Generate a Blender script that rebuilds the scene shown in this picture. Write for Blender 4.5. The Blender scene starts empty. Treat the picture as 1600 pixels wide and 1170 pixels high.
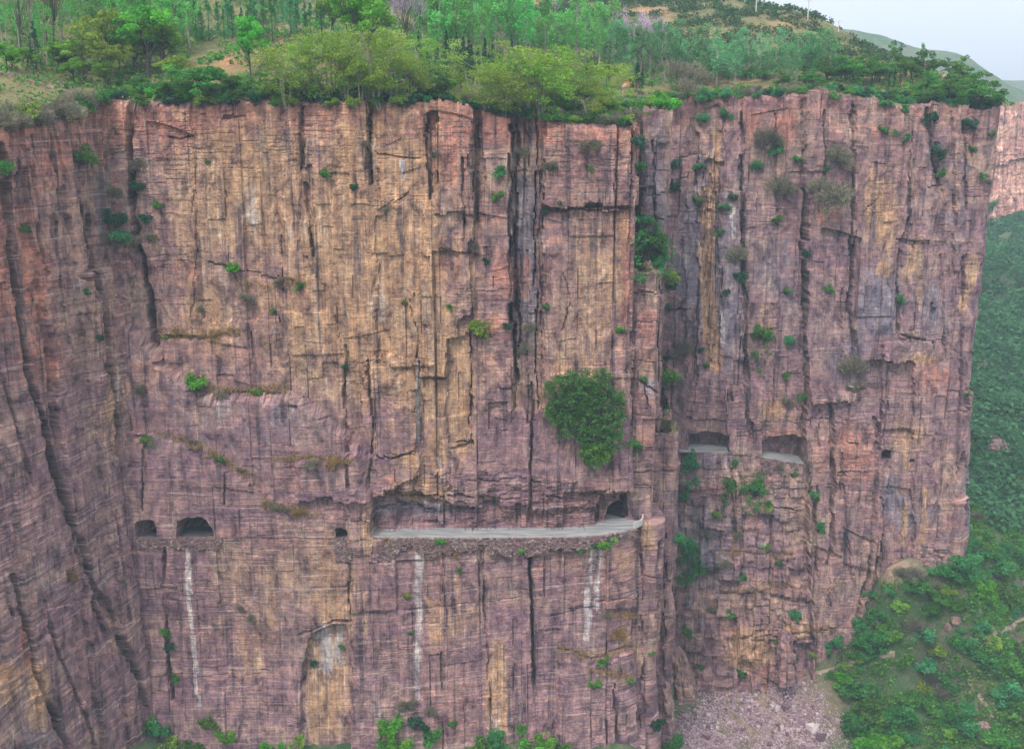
import bpy, math, random
import numpy as np

SC = bpy.context.scene
R = math.radians
rng = np.random.default_rng(7)
random.seed(7)

# ------------------------------------------------------------------ camera
PITCH = R(13.2)
F = 1716.0                      # focal length in pixels of the 1600x1170 photograph
cam_d = bpy.data.cameras.new("camera")
cam = bpy.data.objects.new("camera", cam_d)
SC.collection.objects.link(cam)
cam.location = (0, 0, 0)
cam.rotation_euler = (R(90) - PITCH, 0, 0)
cam_d.sensor_width = 36.0
cam_d.sensor_fit = 'HORIZONTAL'
cam_d.lens = 36.0 * F / 1600.0
cam_d.clip_start = 1.0
cam_d.clip_end = 9000.0
SC.camera = cam

# ------------------------------------------------------------------ sky, sun, exposure
SUN_EL, SUN_AZ = R(52), R(205)          # azimuth clockwise from +Y: behind and to the left of the camera
w = bpy.data.worlds.new("World")
SC.world = w
w.use_nodes = True
nt = w.node_tree
nt.nodes.clear()
sky = nt.nodes.new('ShaderNodeTexSky')
sky.sky_type = 'NISHITA'
sky.sun_disc = False
sky.sun_elevation = SUN_EL
sky.sun_rotation = SUN_AZ
sky.dust_density = 4.0
sky.air_density = 1.0
sky.ozone_density = 1.0
hsv = nt.nodes.new('ShaderNodeHueSaturation')
hsv.inputs['Saturation'].default_value = 0.45
mixw = nt.nodes.new('ShaderNodeMixRGB')          # thin even overcast over the clear sky
mixw.inputs[0].default_value = 0.72
tcw = nt.nodes.new('ShaderNodeTexCoord')
sepw = nt.nodes.new('ShaderNodeSeparateXYZ')
rampw = nt.nodes.new('ShaderNodeValToRGB')       # overcast: the zenith about three times as bright as the horizon
rampw.color_ramp.elements[0].color = (0.290, 0.312, 0.375, 1)
rampw.color_ramp.elements[1].position = 0.8
rampw.color_ramp.elements[1].color = (1.0, 1.0, 1.02, 1)
sclw = nt.nodes.new('ShaderNodeVectorMath'); sclw.operation = 'SCALE'
sclw.inputs['Scale'].default_value = 12.5
nt.links.new(tcw.outputs['Generated'], sepw.inputs[0])
nt.links.new(sepw.outputs[2], rampw.inputs[0])
nt.links.new(rampw.outputs[0], sclw.inputs[0])
nt.links.new(sclw.outputs[0], mixw.inputs[2])
bg = nt.nodes.new('ShaderNodeBackground')
bg.inputs['Strength'].default_value = 0.13
outw = nt.nodes.new('ShaderNodeOutputWorld')
nt.links.new(sky.outputs[0], hsv.inputs['Color'])
nt.links.new(hsv.outputs[0], mixw.inputs[1])
nt.links.new(mixw.outputs[0], bg.inputs['Color'])
nt.links.new(bg.outputs[0], outw.inputs[0])

sun_d = bpy.data.lights.new("sun", 'SUN')
sun_d.energy = 1.5
sun_d.angle = R(11)
sun_d.color = (1.0, 0.94, 0.86)
sun = bpy.data.objects.new("sun", sun_d)
SC.collection.objects.link(sun)
sun.rotation_euler = (R(90) - SUN_EL, 0, -SUN_AZ + math.pi)
# lamp points along -Z of its own frame: tilt, then turn so that it comes from SUN_AZ
sd = (math.sin(SUN_AZ) * math.cos(SUN_EL), math.cos(SUN_AZ) * math.cos(SUN_EL), math.sin(SUN_EL))
import mathutils
sun.rotation_euler = mathutils.Vector(sd).to_track_quat('Z', 'Y').to_euler()

SC.view_settings.view_transform = 'Standard'
SC.view_settings.look = 'None'
SC.view_settings.gamma = 1.0
SC.view_settings.use_curve_mapping = False
SC.view_settings.exposure = 0.8
SC.cycles.use_denoising = True
SC.cycles.max_bounces = 5
SC.cycles.diffuse_bounces = 3
SC.cycles.volume_bounces = 0
SC.cycles.transparent_max_bounces = 4

# ------------------------------------------------------------------ projection helpers
CP, SP = math.cos(PITCH), math.sin(PITCH)

def project(X, Y, Z):
    D = Y * CP - Z * SP
    D = np.where(np.abs(D) < 1e-3, 1e-3, D)
    return 800 + F * X / D, 585 - F * (Y * SP + Z * CP) / D, D

def ray(px, py):
    a, b = (px - 800) / F, (585 - py) / F
    return a, CP + SP * b, -SP + CP * b

def at(px, py, Y):
    a, dy, dz = ray(px, py)
    k = Y / dy
    return (a * k, Y, dz * k)

def X_at(px, Y, z=0.0):
    return (px - 800) / F * (Y * CP - z * SP)

# ------------------------------------------------------------------ noise helpers
TAB = np.random.default_rng(1234).random((256, 256))

def vn(x, y, seed=0):
    x = np.asarray(x, float) + seed * 17.31
    y = np.asarray(y, float) + seed * 9.77
    xi = np.floor(x); yi = np.floor(y)
    fx = x - xi; fy = y - yi
    xi = xi.astype(int); yi = yi.astype(int)
    fx = fx * fx * (3 - 2 * fx); fy = fy * fy * (3 - 2 * fy)
    a = TAB[xi & 255, yi & 255]; b = TAB[(xi + 1) & 255, yi & 255]
    c = TAB[xi & 255, (yi + 1) & 255]; d = TAB[(xi + 1) & 255, (yi + 1) & 255]
    return (a * (1 - fx) + b * fx) * (1 - fy) + (c * (1 - fx) + d * fx) * fy - 0.5

def fbm(x, y, seed=0, o=4):
    s = 0; a = 1.0
    for k in range(o):
        s = s + a * vn(x * 2 ** k, y * 2 ** k, seed + k * 3)
        a *= 0.5
    return s

def h1(i, seed=0):
    i = np.asarray(i).astype(int)
    return TAB[(i * 37 + seed * 11) & 255, (i * 91 + seed * 53 + (i >> 3) * 7) & 255]

def h2(i, j, seed=0):
    i = np.asarray(i).astype(int); j = np.asarray(j).astype(int)
    return TAB[(i * 37 + j * 101 + seed * 29) & 255, (i * 73 + j * 19 + seed * 57 + ((i * j) >> 2)) & 255]

def smooth(e0, e1, x):
    t = np.clip((x - e0) / (e1 - e0), 0, 1)
    return t * t * (3 - 2 * t)

def inpoly(px, py, pts):
    px = np.asarray(px); py = np.asarray(py)
    res = np.zeros(px.shape, bool)
    n = len(pts)
    for i in range(n):
        x1, y1 = pts[i]; x2, y2 = pts[(i + 1) % n]
        if y1 == y2:
            continue
        c = ((y1 > py) != (y2 > py)) & (px < (x2 - x1) * (py - y1) / (y2 - y1) + x1)
        res ^= c
    return res

def dist_line(px, py, pts):
    best = np.full(px.shape, 1e9)
    for (x1, y1), (x2, y2) in zip(pts[:-1], pts[1:]):
        dx, dy = x2 - x1, y2 - y1
        t = np.clip(((px - x1) * dx + (py - y1) * dy) / (dx * dx + dy * dy), 0, 1)
        best = np.minimum(best, np.hypot(px - x1 - t * dx, py - y1 - t * dy))
    return best

# ------------------------------------------------------------------ object helpers
def link(o):
    SC.collection.objects.link(o)
    return o

def mesh_np(name, V, Q, mats=(), smooth_=False, fattr=None, vattr=None, midx=None):
    V = np.asarray(V, np.float32).reshape(-1, 3)
    Q = np.asarray(Q, np.int32)
    k = Q.shape[1]
    me = bpy.data.meshes.new(name)
    me.vertices.add(len(V))
    me.vertices.foreach_set('co', V.ravel())
    me.loops.add(Q.size)
    me.loops.foreach_set('vertex_index', Q.ravel())
    me.polygons.add(len(Q))
    me.polygons.foreach_set('loop_start', np.arange(len(Q), dtype=np.int32) * k)
    me.polygons.foreach_set('loop_total', np.full(len(Q), k, np.int32))
    if midx is not None:
        me.polygons.foreach_set('material_index', np.asarray(midx, np.int32))
    for m in mats:
        me.materials.append(m)
    if vattr:
        for an, (typ, arr) in vattr.items():
            A = me.attributes.new(an, typ, 'POINT')
            key = {'FLOAT': 'value', 'FLOAT_VECTOR': 'vector', 'FLOAT_COLOR': 'color'}[typ]
            A.data.foreach_set(key, np.asarray(arr, np.float32).ravel())
    me.update(calc_edges=True)
    me.polygons.foreach_set('use_smooth', np.full(len(Q), bool(smooth_)))
    return me

def grid_quads(nr, nc):
    i = np.arange(nr - 1)[:, None] * nc + np.arange(nc - 1)[None, :]
    return np.stack([i, i + 1, i + nc + 1, i + nc], -1).reshape(-1, 4)

def tag(o, label, cat, group=None):
    o['label'] = label
    o['category'] = cat
    if group:
        o['group'] = group
    return o

def struct(name, me):
    o = link(bpy.data.objects.new(name, me))
    o['kind'] = 'structure'
    return o

def stuff(name, me, label, cat):
    o = link(bpy.data.objects.new(name, me))
    o['kind'] = 'stuff'
    o['label'] = label
    o['category'] = cat
    return o

def empty(name, loc, rz=0.0, sc=(1, 1, 1)):
    o = link(bpy.data.objects.new(name, None))
    o.empty_display_size = 0.5
    o.location = loc
    o.rotation_euler = (0, 0, rz)
    o.scale = sc
    return o

def part(name, me, parent):
    o = link(bpy.data.objects.new(name, me))
    o.parent = parent
    return o

class MB:
    """collects boxes, tubes and rocks into one mesh"""
    def __init__(s):
        s.v = []; s.f = []
    def box(s, c, d, rz=0.0, taper=1.0):
        n = len(s.v)
        ca, sa = math.cos(rz), math.sin(rz)
        for z in (-1, 1):
            k = taper if z > 0 else 1.0
            for x, y in ((-1, -1), (1, -1), (1, 1), (-1, 1)):
                X, Y = x * d[0] / 2 * k, y * d[1] / 2 * k
                s.v.append((c[0] + X * ca - Y * sa, c[1] + X * sa + Y * ca, c[2] + z * d[2] / 2))
        for q in ((0, 3, 2, 1), (4, 5, 6, 7), (0, 1, 5, 4), (1, 2, 6, 5), (2, 3, 7, 6), (3, 0, 4, 7)):
            s.f.append([n + k for k in q])
    def tube(s, pts, rad, sides=6):
        n0 = len(s.v)
        P = [mathutils.Vector(p) for p in pts]
        for i, p in enumerate(P):
            t = (P[min(i + 1, len(P) - 1)] - P[max(i - 1, 0)])
            t = t.normalized() if t.length > 1e-6 else mathutils.Vector((0, 0, 1))
            a = t.orthogonal().normalized(); b = t.cross(a)
            r = rad[i] if hasattr(rad, '__len__') else rad
            for k in range(sides):
                th = 2 * math.pi * k / sides
                s.v.append(tuple(p + a * (r * math.cos(th)) + b * (r * math.sin(th))))
        for i in range(len(P) - 1):
            for k in range(sides):
                k2 = (k + 1) % sides
                s.f.append([n0 + i * sides + k, n0 + i * sides + k2, n0 + (i + 1) * sides + k2, n0 + (i + 1) * sides + k])
        s.f.append([n0 + k for k in range(sides)][:4])
        m = n0 + (len(P) - 1) * sides
        s.f.append([m + k for k in range(sides)][:4])
    def mesh(s, name, mats):
        return mesh_np(name, np.array(s.v), np.array(s.f), mats)

# ------------------------------------------------------------------ materials
def new_mat(name):
    m = bpy.data.materials.new(name)
    m.use_nodes = True
    m.node_tree.nodes.clear()
    return m, m.node_tree

class N:
    """tiny node-graph builder"""
    def __init__(s, t):
        s.t = t
    def node(s, typ, **kw):
        n = s.t.nodes.new(typ)
        for k, v in kw.items():
            setattr(n, k, v)
        return n
    def lk(s, a, b):
        s.t.links.new(a, b)
    def val(s, inp, v):
        if isinstance(v, bpy.types.NodeSocket):
            s.lk(v, inp)
        else:
            inp.default_value = v
    def math(s, op, a, b=None, clamp=False):
        n = s.node('ShaderNodeMath', operation=op, use_clamp=clamp)
        s.val(n.inputs[0], a)
        if b is not None:
            s.val(n.inputs[1], b)
        return n.outputs[0]
    def mix(s, f, a, b, mode='MIX'):
        n = s.node('ShaderNodeMixRGB', blend_type=mode)
        s.val(n.inputs[0], f)
        s.val(n.inputs[1], a if isinstance(a, bpy.types.NodeSocket) else (*a, 1))
        s.val(n.inputs[2], b if isinstance(b, bpy.types.NodeSocket) else (*b, 1))
        return n.outputs[0]
    def noise(s, vec, scale=1.0, detail=3.0, rough=0.55, dist=0.0):
        n = s.node('ShaderNodeTexNoise')
        s.val(n.inputs['Vector'], vec)
        n.inputs['Scale'].default_value = scale
        n.inputs['Detail'].default_value = detail
        n.inputs['Roughness'].default_value = rough
        n.inputs['Distortion'].default_value = dist
        return n.outputs[0]
    def mul(s, vec, xyz):
        n = s.node('ShaderNodeVectorMath', operation='MULTIPLY')
        s.val(n.inputs[0], vec)
        n.inputs[1].default_value = xyz
        return n.outputs[0]
    def ramp(s, fac, stops, interp='LINEAR'):
        n = s.node('ShaderNodeValToRGB')
        n.color_ramp.interpolation = interp
        e = n.color_ramp.elements
        while len(e) > 1:
            e.remove(e[-1])
        for i, (p, c) in enumerate(stops):
            if i == 0:
                e[0].position = p
                q = e[0]
            else:
                q = e.new(p)
            q.color = (*c, 1) if len(c) == 3 else c
        s.val(n.inputs[0], fac)
        return n.outputs[0]
    def rng(s, x, a, b, c=0.0, d=1.0):
        n = s.node('ShaderNodeMapRange', interpolation_type='SMOOTHSTEP')
        s.val(n.inputs[0], x)
        for i, v in enumerate((a, b, c, d)):
            n.inputs[i + 1].default_value = v
        return n.outputs[0]
    def attr(s, name):
        return s.node('ShaderNodeAttribute', attribute_name=name)
    def pos(s):
        return s.node('ShaderNodeNewGeometry').outputs['Position']
    def out(s, col, rough=0.9, bump=None, bstr=0.5, bdist=0.3, spec=0.2):
        b = s.node('ShaderNodeBsdfPrincipled')
        s.val(b.inputs['Base Color'], col if isinstance(col, bpy.types.NodeSocket) else (*col, 1))
        b.inputs['Roughness'].default_value = rough
        b.inputs['Specular IOR Level'].default_value = spec
        if bump is not None:
            bn = s.node('ShaderNodeBump')
            bn.inputs['Strength'].default_value = bstr
            bn.inputs['Distance'].default_value = bdist
            s.lk(bump, bn.inputs['Height'])
            s.lk(bn.outputs[0], b.inputs['Normal'])
        o = s.node('ShaderNodeOutputMaterial')
        s.lk(b.outputs[0], o.inputs[0])
        return b

def rock_material(name, tint=(0.90, 0.915, 1.0)):
    m, t = new_mat(name)
    g = N(t)
    uv = g.attr('suv').outputs['Vector']           # along the wall, height, bed height
    sep = g.node('ShaderNodeSeparateXYZ')
    g.lk(uv, sep.inputs[0])
    cu = g.node('ShaderNodeCombineXYZ'); g.lk(sep.outputs[0], cu.inputs[0]); g.lk(sep.outputs[2], cu.inputs[1])
    bed = cu.outputs[0]
    cz = g.node('ShaderNodeCombineXYZ'); g.lk(sep.outputs[0], cz.inputs[0]); g.lk(sep.outputs[1], cz.inputs[1])
    face = cz.outputs[0]
    n_bed = g.noise(g.mul(bed, (0.018, 0.34, 1)), 1.0, 5, 0.65, 0.3)
    n_lam = g.noise(g.mul(bed, (0.10, 2.6, 1)), 1.0, 5, 0.75, 0.5)
    n_str = g.noise(g.mul(face, (0.55, 0.022, 1)), 1.0, 6, 0.7, 0.5)
    n_str2 = g.noise(g.mul(face, (1.35, 0.055, 1)), 1.0, 5, 0.7, 0.8)
    n_pat = g.noise(face, 0.055, 5, 0.6, 0.6)
    n_fine = g.noise(face, 0.75, 6, 0.72, 0.4)
    col = g.ramp(n_bed, [(0.25, (0.18, 0.100, 0.105)), (0.40, (0.32, 0.175, 0.155)), (0.47, (0.25, 0.155, 0.160)),
                         (0.54, (0.40, 0.230, 0.180)), (0.62, (0.28, 0.19, 0.19)), (0.72, (0.43, 0.295, 0.225)), (0.85, (0.30, 0.165, 0.150))])
    a1 = g.attr('stain'); s1 = g.node('ShaderNodeSeparateColor'); g.lk(a1.outputs['Color'], s1.inputs[0])
    a2 = g.attr('tone'); s2 = g.node('ShaderNodeSeparateColor'); g.lk(a2.outputs['Color'], s2.inputs[0])
    och, whi, drk = s1.outputs[0], s1.outputs[1], s1.outputs[2]
    red, pur, gre = s2.outputs[0], s2.outputs[1], s2.outputs[2]
    n_pat2 = g.noise(face, 0.13, 5, 0.65, 0.8)
    n_edge = g.math('ADD', g.math('MULTIPLY', n_str, 0.45), g.math('ADD', g.math('MULTIPLY', n_pat2, 0.40), g.math('MULTIPLY', n_fine, 0.15)))
    def patchy(mask, a, bb, k=2.6):
        return g.rng(g.math('ADD', g.math('MULTIPLY', mask, 0.85), g.math('MULTIPLY', g.math('SUBTRACT', n_edge, 0.5), k)), a, bb)
    # slow patches of tan weathering, mauve and grey
    col = g.mix(g.math('MULTIPLY', g.rng(n_pat, 0.46, 0.64), 0.7), col, (0.37, 0.255, 0.185))
    col = g.mix(g.math('MULTIPLY', g.rng(n_pat2, 0.52, 0.68), 0.6), col, (0.25, 0.175, 0.185))
    col = g.mix(g.math('MULTIPLY', g.math('MULTIPLY', patchy(pur, 0.25, 0.6), 0.85), g.rng(n_bed, 0.30, 0.62, 0.9, 0.4)), col, (0.250, 0.155, 0.185))
    col = g.mix(g.math('MULTIPLY', patchy(gre, 0.2, 0.6), 0.8), col, (0.215, 0.20, 0.235))
    col = g.mix(g.math('MULTIPLY', patchy(red, 0.3, 0.65), g.rng(n_lam, 0.34, 0.60, 0.3, 0.95)), col, (0.45, 0.195, 0.135))
    f_o = g.math('MULTIPLY', patchy(och, 0.16, 0.55, 2.6), 0.85)
    col = g.mix(f_o, col, g.ramp(n_str2, [(0.3, (0.34, 0.195, 0.105)), (0.5, (0.45, 0.275, 0.15)), (0.68, (0.56, 0.42, 0.28))]))
    # pale and dark water streaks everywhere, weak, broken by the patches
    col = g.mix(g.math('MULTIPLY', g.math('MULTIPLY', g.rng(n_str2, 0.53, 0.68), g.rng(n_pat, 0.47, 0.60)), 0.75), col, (0.50, 0.42, 0.32))
    col = g.mix(g.math('MULTIPLY', g.math('MULTIPLY', g.rng(n_str, 0.455, 0.385), g.rng(n_pat, 0.66, 0.46)), 0.85), col, (0.11, 0.085, 0.09))
    col = g.mix(g.math('MULTIPLY', patchy(whi, 0.26, 0.64, 2.4), g.rng(n_str2, 0.34, 0.6, 0.40, 0.95)), col, (0.54, 0.50, 0.465))
    col = g.mix(g.math('MULTIPLY', drk, g.rng(n_str2, 0.25, 0.60, 1.0, 0.45)), col, (0.055, 0.052, 0.055))
    # thin laminations, stronger in some bands than in others
    lam = g.ramp(n_lam, [(0.28, (0.50, 0.47, 0.52)), (0.42, (0.88, 0.87, 0.88)), (0.5, (1.03, 1.0, 1.0)), (0.63, (1.36, 1.30, 1.26)), (0.75, (1.0, 0.97, 1.0))])
    dk = g.noise(g.mul(face, (0.30, 0.16, 1)), 1.0, 5, 0.7, 0.5)
    col = g.mix(0.9, col, g.ramp(dk, [(0.33, (0.20, 0.18, 0.22)), (0.44, (0.68, 0.65, 0.71)), (0.55, (1.08, 1.05, 1.0)), (0.68, (1.62, 1.54, 1.40))]), 'MULTIPLY')
    lk = a1.outputs['Alpha']
    col = g.mix(g.math('MAXIMUM', g.rng(n_pat2, 0.38, 0.58, 0.75, 0.10), g.math('MULTIPLY', lk, 0.85)), col, lam, 'MULTIPLY')
    n_line = g.noise(g.mul(bed, (0.035, 1.25, 1)), 1.0, 3, 0.6, 0.1)
    col = g.mix(g.math('MULTIPLY', g.math('MULTIPLY', g.rng(n_line, 0.58, 0.66), lk), 0.5), col, (0.52, 0.40, 0.35))
    col = g.mix(g.math('MULTIPLY', g.math('MULTIPLY', g.rng(n_line, 0.42, 0.35), lk), 0.6), col, (0.12, 0.07, 0.09))
    fine = g.ramp(n_fine, [(0.3, (0.55, 0.55, 0.58)), (0.5, (1.0, 1.0, 1.0)), (0.7, (1.38, 1.34, 1.28))])
    col = g.mix(0.9, col, fine, 'MULTIPLY')
    col = g.mix(1.0, col, tint, 'MULTIPLY')
    h = g.math('ADD', g.math('MULTIPLY', n_lam, 0.55), g.math('MULTIPLY', n_fine, 0.9))
    h = g.math('ADD', h, g.math('MULTIPLY', n_str2, 0.4))
    g.out(col, 0.92, h, 0.8, 0.5, 0.15)
    return m

def leaf_material(name, c0, c1, c2, trans=0.35, var=0.5):
    m, t = new_mat(name)
    g = N(t)
    r = g.attr('rnd').outputs['Fac']
    oi = g.node('ShaderNodeObjectInfo').outputs['Random']
    col = g.ramp(r, [(0.0, c0), (0.5, c1), (1.0, c2)])
    hs = g.node('ShaderNodeHueSaturation')
    g.lk(g.math('ADD', g.math('MULTIPLY', oi, 0.05), 0.475), hs.inputs['Hue'])
    g.lk(g.math('ADD', g.math('MULTIPLY', oi, var), 1.0 - var / 2), hs.inputs['Value'])
    g.lk(col, hs.inputs['Color'])
    d = g.node('ShaderNodeBsdfDiffuse'); g.lk(hs.outputs[0], d.inputs[0])
    tr = g.node('ShaderNodeBsdfTranslucent'); g.lk(hs.outputs[0], tr.inputs[0])
    mx = g.node('ShaderNodeMixShader'); mx.inputs[0].default_value = trans
    g.lk(d.outputs[0], mx.inputs[1]); g.lk(tr.outputs[0], mx.inputs[2])
    o = g.node('ShaderNodeOutputMaterial'); g.lk(mx.outputs[0], o.inputs[0])
    return m

def plain_material(name, c0, c1, scale=1.0, rough=0.85, bstr=0.3, stretch=(1, 1, 1)):
    m, t = new_mat(name)
    g = N(t)
    tc = g.node('ShaderNodeTexCoord').outputs['Object']
    n = g.noise(g.mul(tc, stretch), scale, 5, 0.65)
    g.out(g.ramp(n, [(0.3, c0), (0.7, c1)]), rough, n, bstr, 0.1)
    return m

M_ROCK = rock_material('banded_rock')
M_LEAF = {
    'bright': leaf_material('bright_leaves', (0.04, 0.17, 0.014), (0.10, 0.32, 0.025), (0.22, 0.50, 0.06)),
    'olive': leaf_material('olive_leaves', (0.075, 0.155, 0.015), (0.195, 0.32, 0.035), (0.37, 0.49, 0.10)),
    'poplar': leaf_material('poplar_leaves', (0.06, 0.25, 0.05), (0.13, 0.44, 0.09), (0.26, 0.60, 0.17)),
    'mist': leaf_material('pale_poplar_leaves', (0.05, 0.20, 0.07), (0.11, 0.33, 0.12), (0.22, 0.45, 0.20)),
    'dark': leaf_material('dark_needles', (0.008, 0.045, 0.022), (0.020, 0.090, 0.042), (0.05, 0.17, 0.08)),
    'mid': leaf_material('mid_green_leaves', (0.022, 0.090, 0.016), (0.070, 0.21, 0.032), (0.19, 0.42, 0.07)),
    'hill': leaf_material('hill_scrub_leaves', (0.018, 0.065, 0.030), (0.045, 0.13, 0.05), (0.10, 0.20, 0.08)),
    'farwood': leaf_material('far_wood_leaves', (0.035, 0.13, 0.065), (0.075, 0.22, 0.11), (0.15, 0.34, 0.18)),
    'ivy': leaf_material('creeper_leaves', (0.016, 0.075, 0.016), (0.055, 0.19, 0.035), (0.16, 0.38, 0.08)),
    'cool': leaf_material('cool_green_leaves', (0.02, 0.11, 0.035), (0.05, 0.23, 0.065), (0.12, 0.38, 0.12)),
    'lilac': leaf_material('lilac_blossom_twigs', (0.24, 0.18, 0.24), (0.42, 0.34, 0.43), (0.62, 0.52, 0.62), 0.2),
    'grey': leaf_material('grey_brown_twigs', (0.085, 0.080, 0.075), (0.19, 0.175, 0.13), (0.32, 0.30, 0.17), 0.2),
    'straw': leaf_material('dry_grass', (0.13, 0.075, 0.035), (0.28, 0.17, 0.07), (0.42, 0.30, 0.13), 0.25),
}
M_BARK = plain_material('dark_bark', (0.035, 0.028, 0.025), (0.11, 0.09, 0.075), 3.0, 0.95, 0.6, (3, 3, 0.5))
M_PALE = plain_material('pale_bark', (0.15, 0.135, 0.115), (0.36, 0.34, 0.29), 2.0, 0.9, 0.4, (2, 2, 0.6))

# ------------------------------------------------------------------ terrain height functions
def rbf_fit(pts):
    P = np.array([(p[0], p[1]) for p in pts]); z = np.array([p[2] for p in pts])
    n = len(P)
    d = np.hypot(P[:, None, 0] - P[None, :, 0], P[:, None, 1] - P[None, :, 1])
    A = np.zeros((n + 3, n + 3))
    A[:n, :n] = d + np.eye(n) * 1e-6
    A[:n, n] = 1; A[:n, n + 1:] = P
    A[n, :n] = 1; A[n + 1:, :n] = P.T
    c = np.linalg.solve(A, np.concatenate([z, [0, 0, 0]]))
    def fn(x, y):
        x = np.asarray(x, float); y = np.asarray(y, float)
        s = c[n] + c[n + 1] * x + c[n + 2] * y
        for i in range(n):
            s = s + c[i] * np.hypot(x - P[i, 0], y - P[i, 1])
        return s
    return fn

TOP_PTS = [at(*q) for q in [
    (0, 203, 231), (100, 190, 247), (205, 168, 262), (300, 166, 262), (450, 165, 262), (600, 166, 262), (700, 160, 262),
    (800, 186, 263), (900, 194, 264), (985, 192, 266), (1030, 185, 285), (1062, 172, 338), (1160, 160, 340), (1300, 157, 340),
    (1450, 164, 340), (1545, 172, 340),
    (0, 115, 262), (200, 112, 287), (350, 106, 287), (390, 86, 292), (450, 52, 320), (300, 52, 332), (0, 20, 340), (450, -60, 430), (100, -100, 440),
    (650, 128, 290), (700, 122, 300), (750, 112, 312), (640, 82, 335), (700, 62, 375), (800, 82, 355), (780, 5, 560), (650, -50, 520), (850, -25, 700),
    (880, 138, 300), (950, 137, 325), (985, 134, 345), (900, 102, 370), (1000, 112, 380),
    (1100, 133, 362), (1200, 134, 364), (1300, 131, 366), (1400, 132, 370), (1450, 126, 385), (1530, 152, 362),
    (1100, 62, 430), (1200, 2, 505), (1000, 30, 480), (930, -15, 560), (1000, -80, 610), (1200, 45, 440), (1300, 85, 420),
    (1262, 27, 478), (1310, 46, 458), (1365, 74, 437), (1420, 101, 417), (1462, 119, 400)]]
TOP_PTS += [(X + 25, Y + 70, z - 28) for (X, Y, z) in (at(1200, 2, 505), at(1262, 27, 478), at(1310, 46, 458), at(1365, 74, 437))]
TOP_PTS += [(-139, 150, -8), (-300, 200, 25), (-300, 450, 90), (-700, 500, 120), (-700, 900, 150), (0, 900, 90), (-100, 700, 110), (250, 900, 0), (-90, 600, 85)]
_top = rbf_fit(TOP_PTS)

def TOP(x, y):
    x = np.asarray(x, float); y = np.asarray(y, float)
    far = smooth(0, 60, y - 285)
    return _top(x, y) + fbm(x / 22, y / 22, 5, 4) * (0.8 + 3.0 * far)

FOOT = [(-200, 80, -190), (-112, 212, -158), (-90, 256, -158), (-40, 257, -159.5), (0, 255, -158.5), (30, 256, -160), (46, 262, -172),
        (50, 300, -186), (-60, 200, -200), (20, 200, -205), (0, 100, -235), (-150, 0, -230), (0, 0, -240), (0, -200, -215), (-300, -200, -120), (300, -200, -120), (300, 0, -190),
        (120, 200, -230), (200, 250, -215), (320, 250, -190)]
VAL_PTS = FOOT + [at(*q) for q in [
    (1090, 1095, 325), (1120, 1062, 333), (1200, 1062, 332), (1300, 1046, 330), (1330, 1004, 333), (1368, 908, 338), (1402, 878, 337), (1440, 872, 337), (1490, 874, 337), (1400, 872, 352), (1490, 866, 352), (1385, 892, 333), (1440, 905, 329), (1500, 905, 329), (1545, 850, 372),
    (1100, 1170, 308), (1200, 1170, 312), (1350, 1170, 310), (1450, 1100, 325), (1600, 1170, 302), (1600, 1050, 330), (1550, 950, 365), (1600, 900, 385),
    (1530, 800, 405), (1600, 800, 425), (1540, 700, 460), (1600, 700, 475), (1530, 600, 520), (1600, 600, 540), (1545, 500, 600), (1600, 500, 620),
    (1550, 400, 700), (1600, 400, 720), (1545, 372, 790), (1600, 360, 790), (1480, 372, 800)]]
VAL_PTS += [(520, 690, -66), (600, 500, -60), (500, 300, -120), (800, 900, -40), (350, 950, -60), (100, 900, -100), (100, 500, -130), (-100, 450, -150), (-600, 400, -150),
            (1500, 400, 40), (1500, 1500, -30), (-1500, 1500, -60), (-1500, -300, 40), (1500, -1000, 20), (-1500, -1000, 20), (0, -1200, 10), (0, 2000, -40)]
_val = rbf_fit(VAL_PTS)

def VAL(x, y):
    x = np.asarray(x, float); y = np.asarray(y, float)
    return _val(x, y) + fbm(x / 30, y / 30, 15, 4) * (2.0 + 11.0 * smooth(400, 520, y)) + fbm(x / 7, y / 7, 25, 3) * 0.8

def on_height(px, py, fn, y0=150.0, y1=1200.0, n=1400):
    a, dy, dz = ray(px, py)
    Y = np.linspace(y0, y1, n)
    k = Y / dy
    gz = fn(a * k, Y)
    below = np.nonzero(dz * k <= gz)[0]
    if len(below) == 0:
        return None
    i = below[0]
    return (a * k[i], Y[i], float(gz[i]))

# ------------------------------------------------------------------ ground materials and sheets
def ground_material(name, pal, patch):
    m, t = new_mat(name)
    g = N(t)
    p = g.pos()
    n1 = g.noise(p, 0.045, 5, 0.6, 0.4)
    n2 = g.noise(p, 0.35, 5, 0.7)
    n3 = g.noise(p, 1.8, 4, 0.7)
    col = g.ramp(g.math('ADD', g.math('MULTIPLY', n1, 0.55), g.math('MULTIPLY', n2, 0.45)), pal)
    bare = g.attr('bare').outputs['Fac']
    col = g.mix(g.math('MULTIPLY', bare, g.rng(n2, 0.35, 0.6, 0.55, 1.0)), col, g.ramp(n2, patch))
    col = g.mix(0.7, col, g.ramp(n3, [(0.3, (0.5, 0.5, 0.5)), (0.55, (1, 1, 1)), (0.75, (1.35, 1.3, 1.2))]), 'MULTIPLY')
    g.out(col, 0.95, g.math('ADD', n2, n3), 0.9, 0.6, 0.1)
    return m

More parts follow.
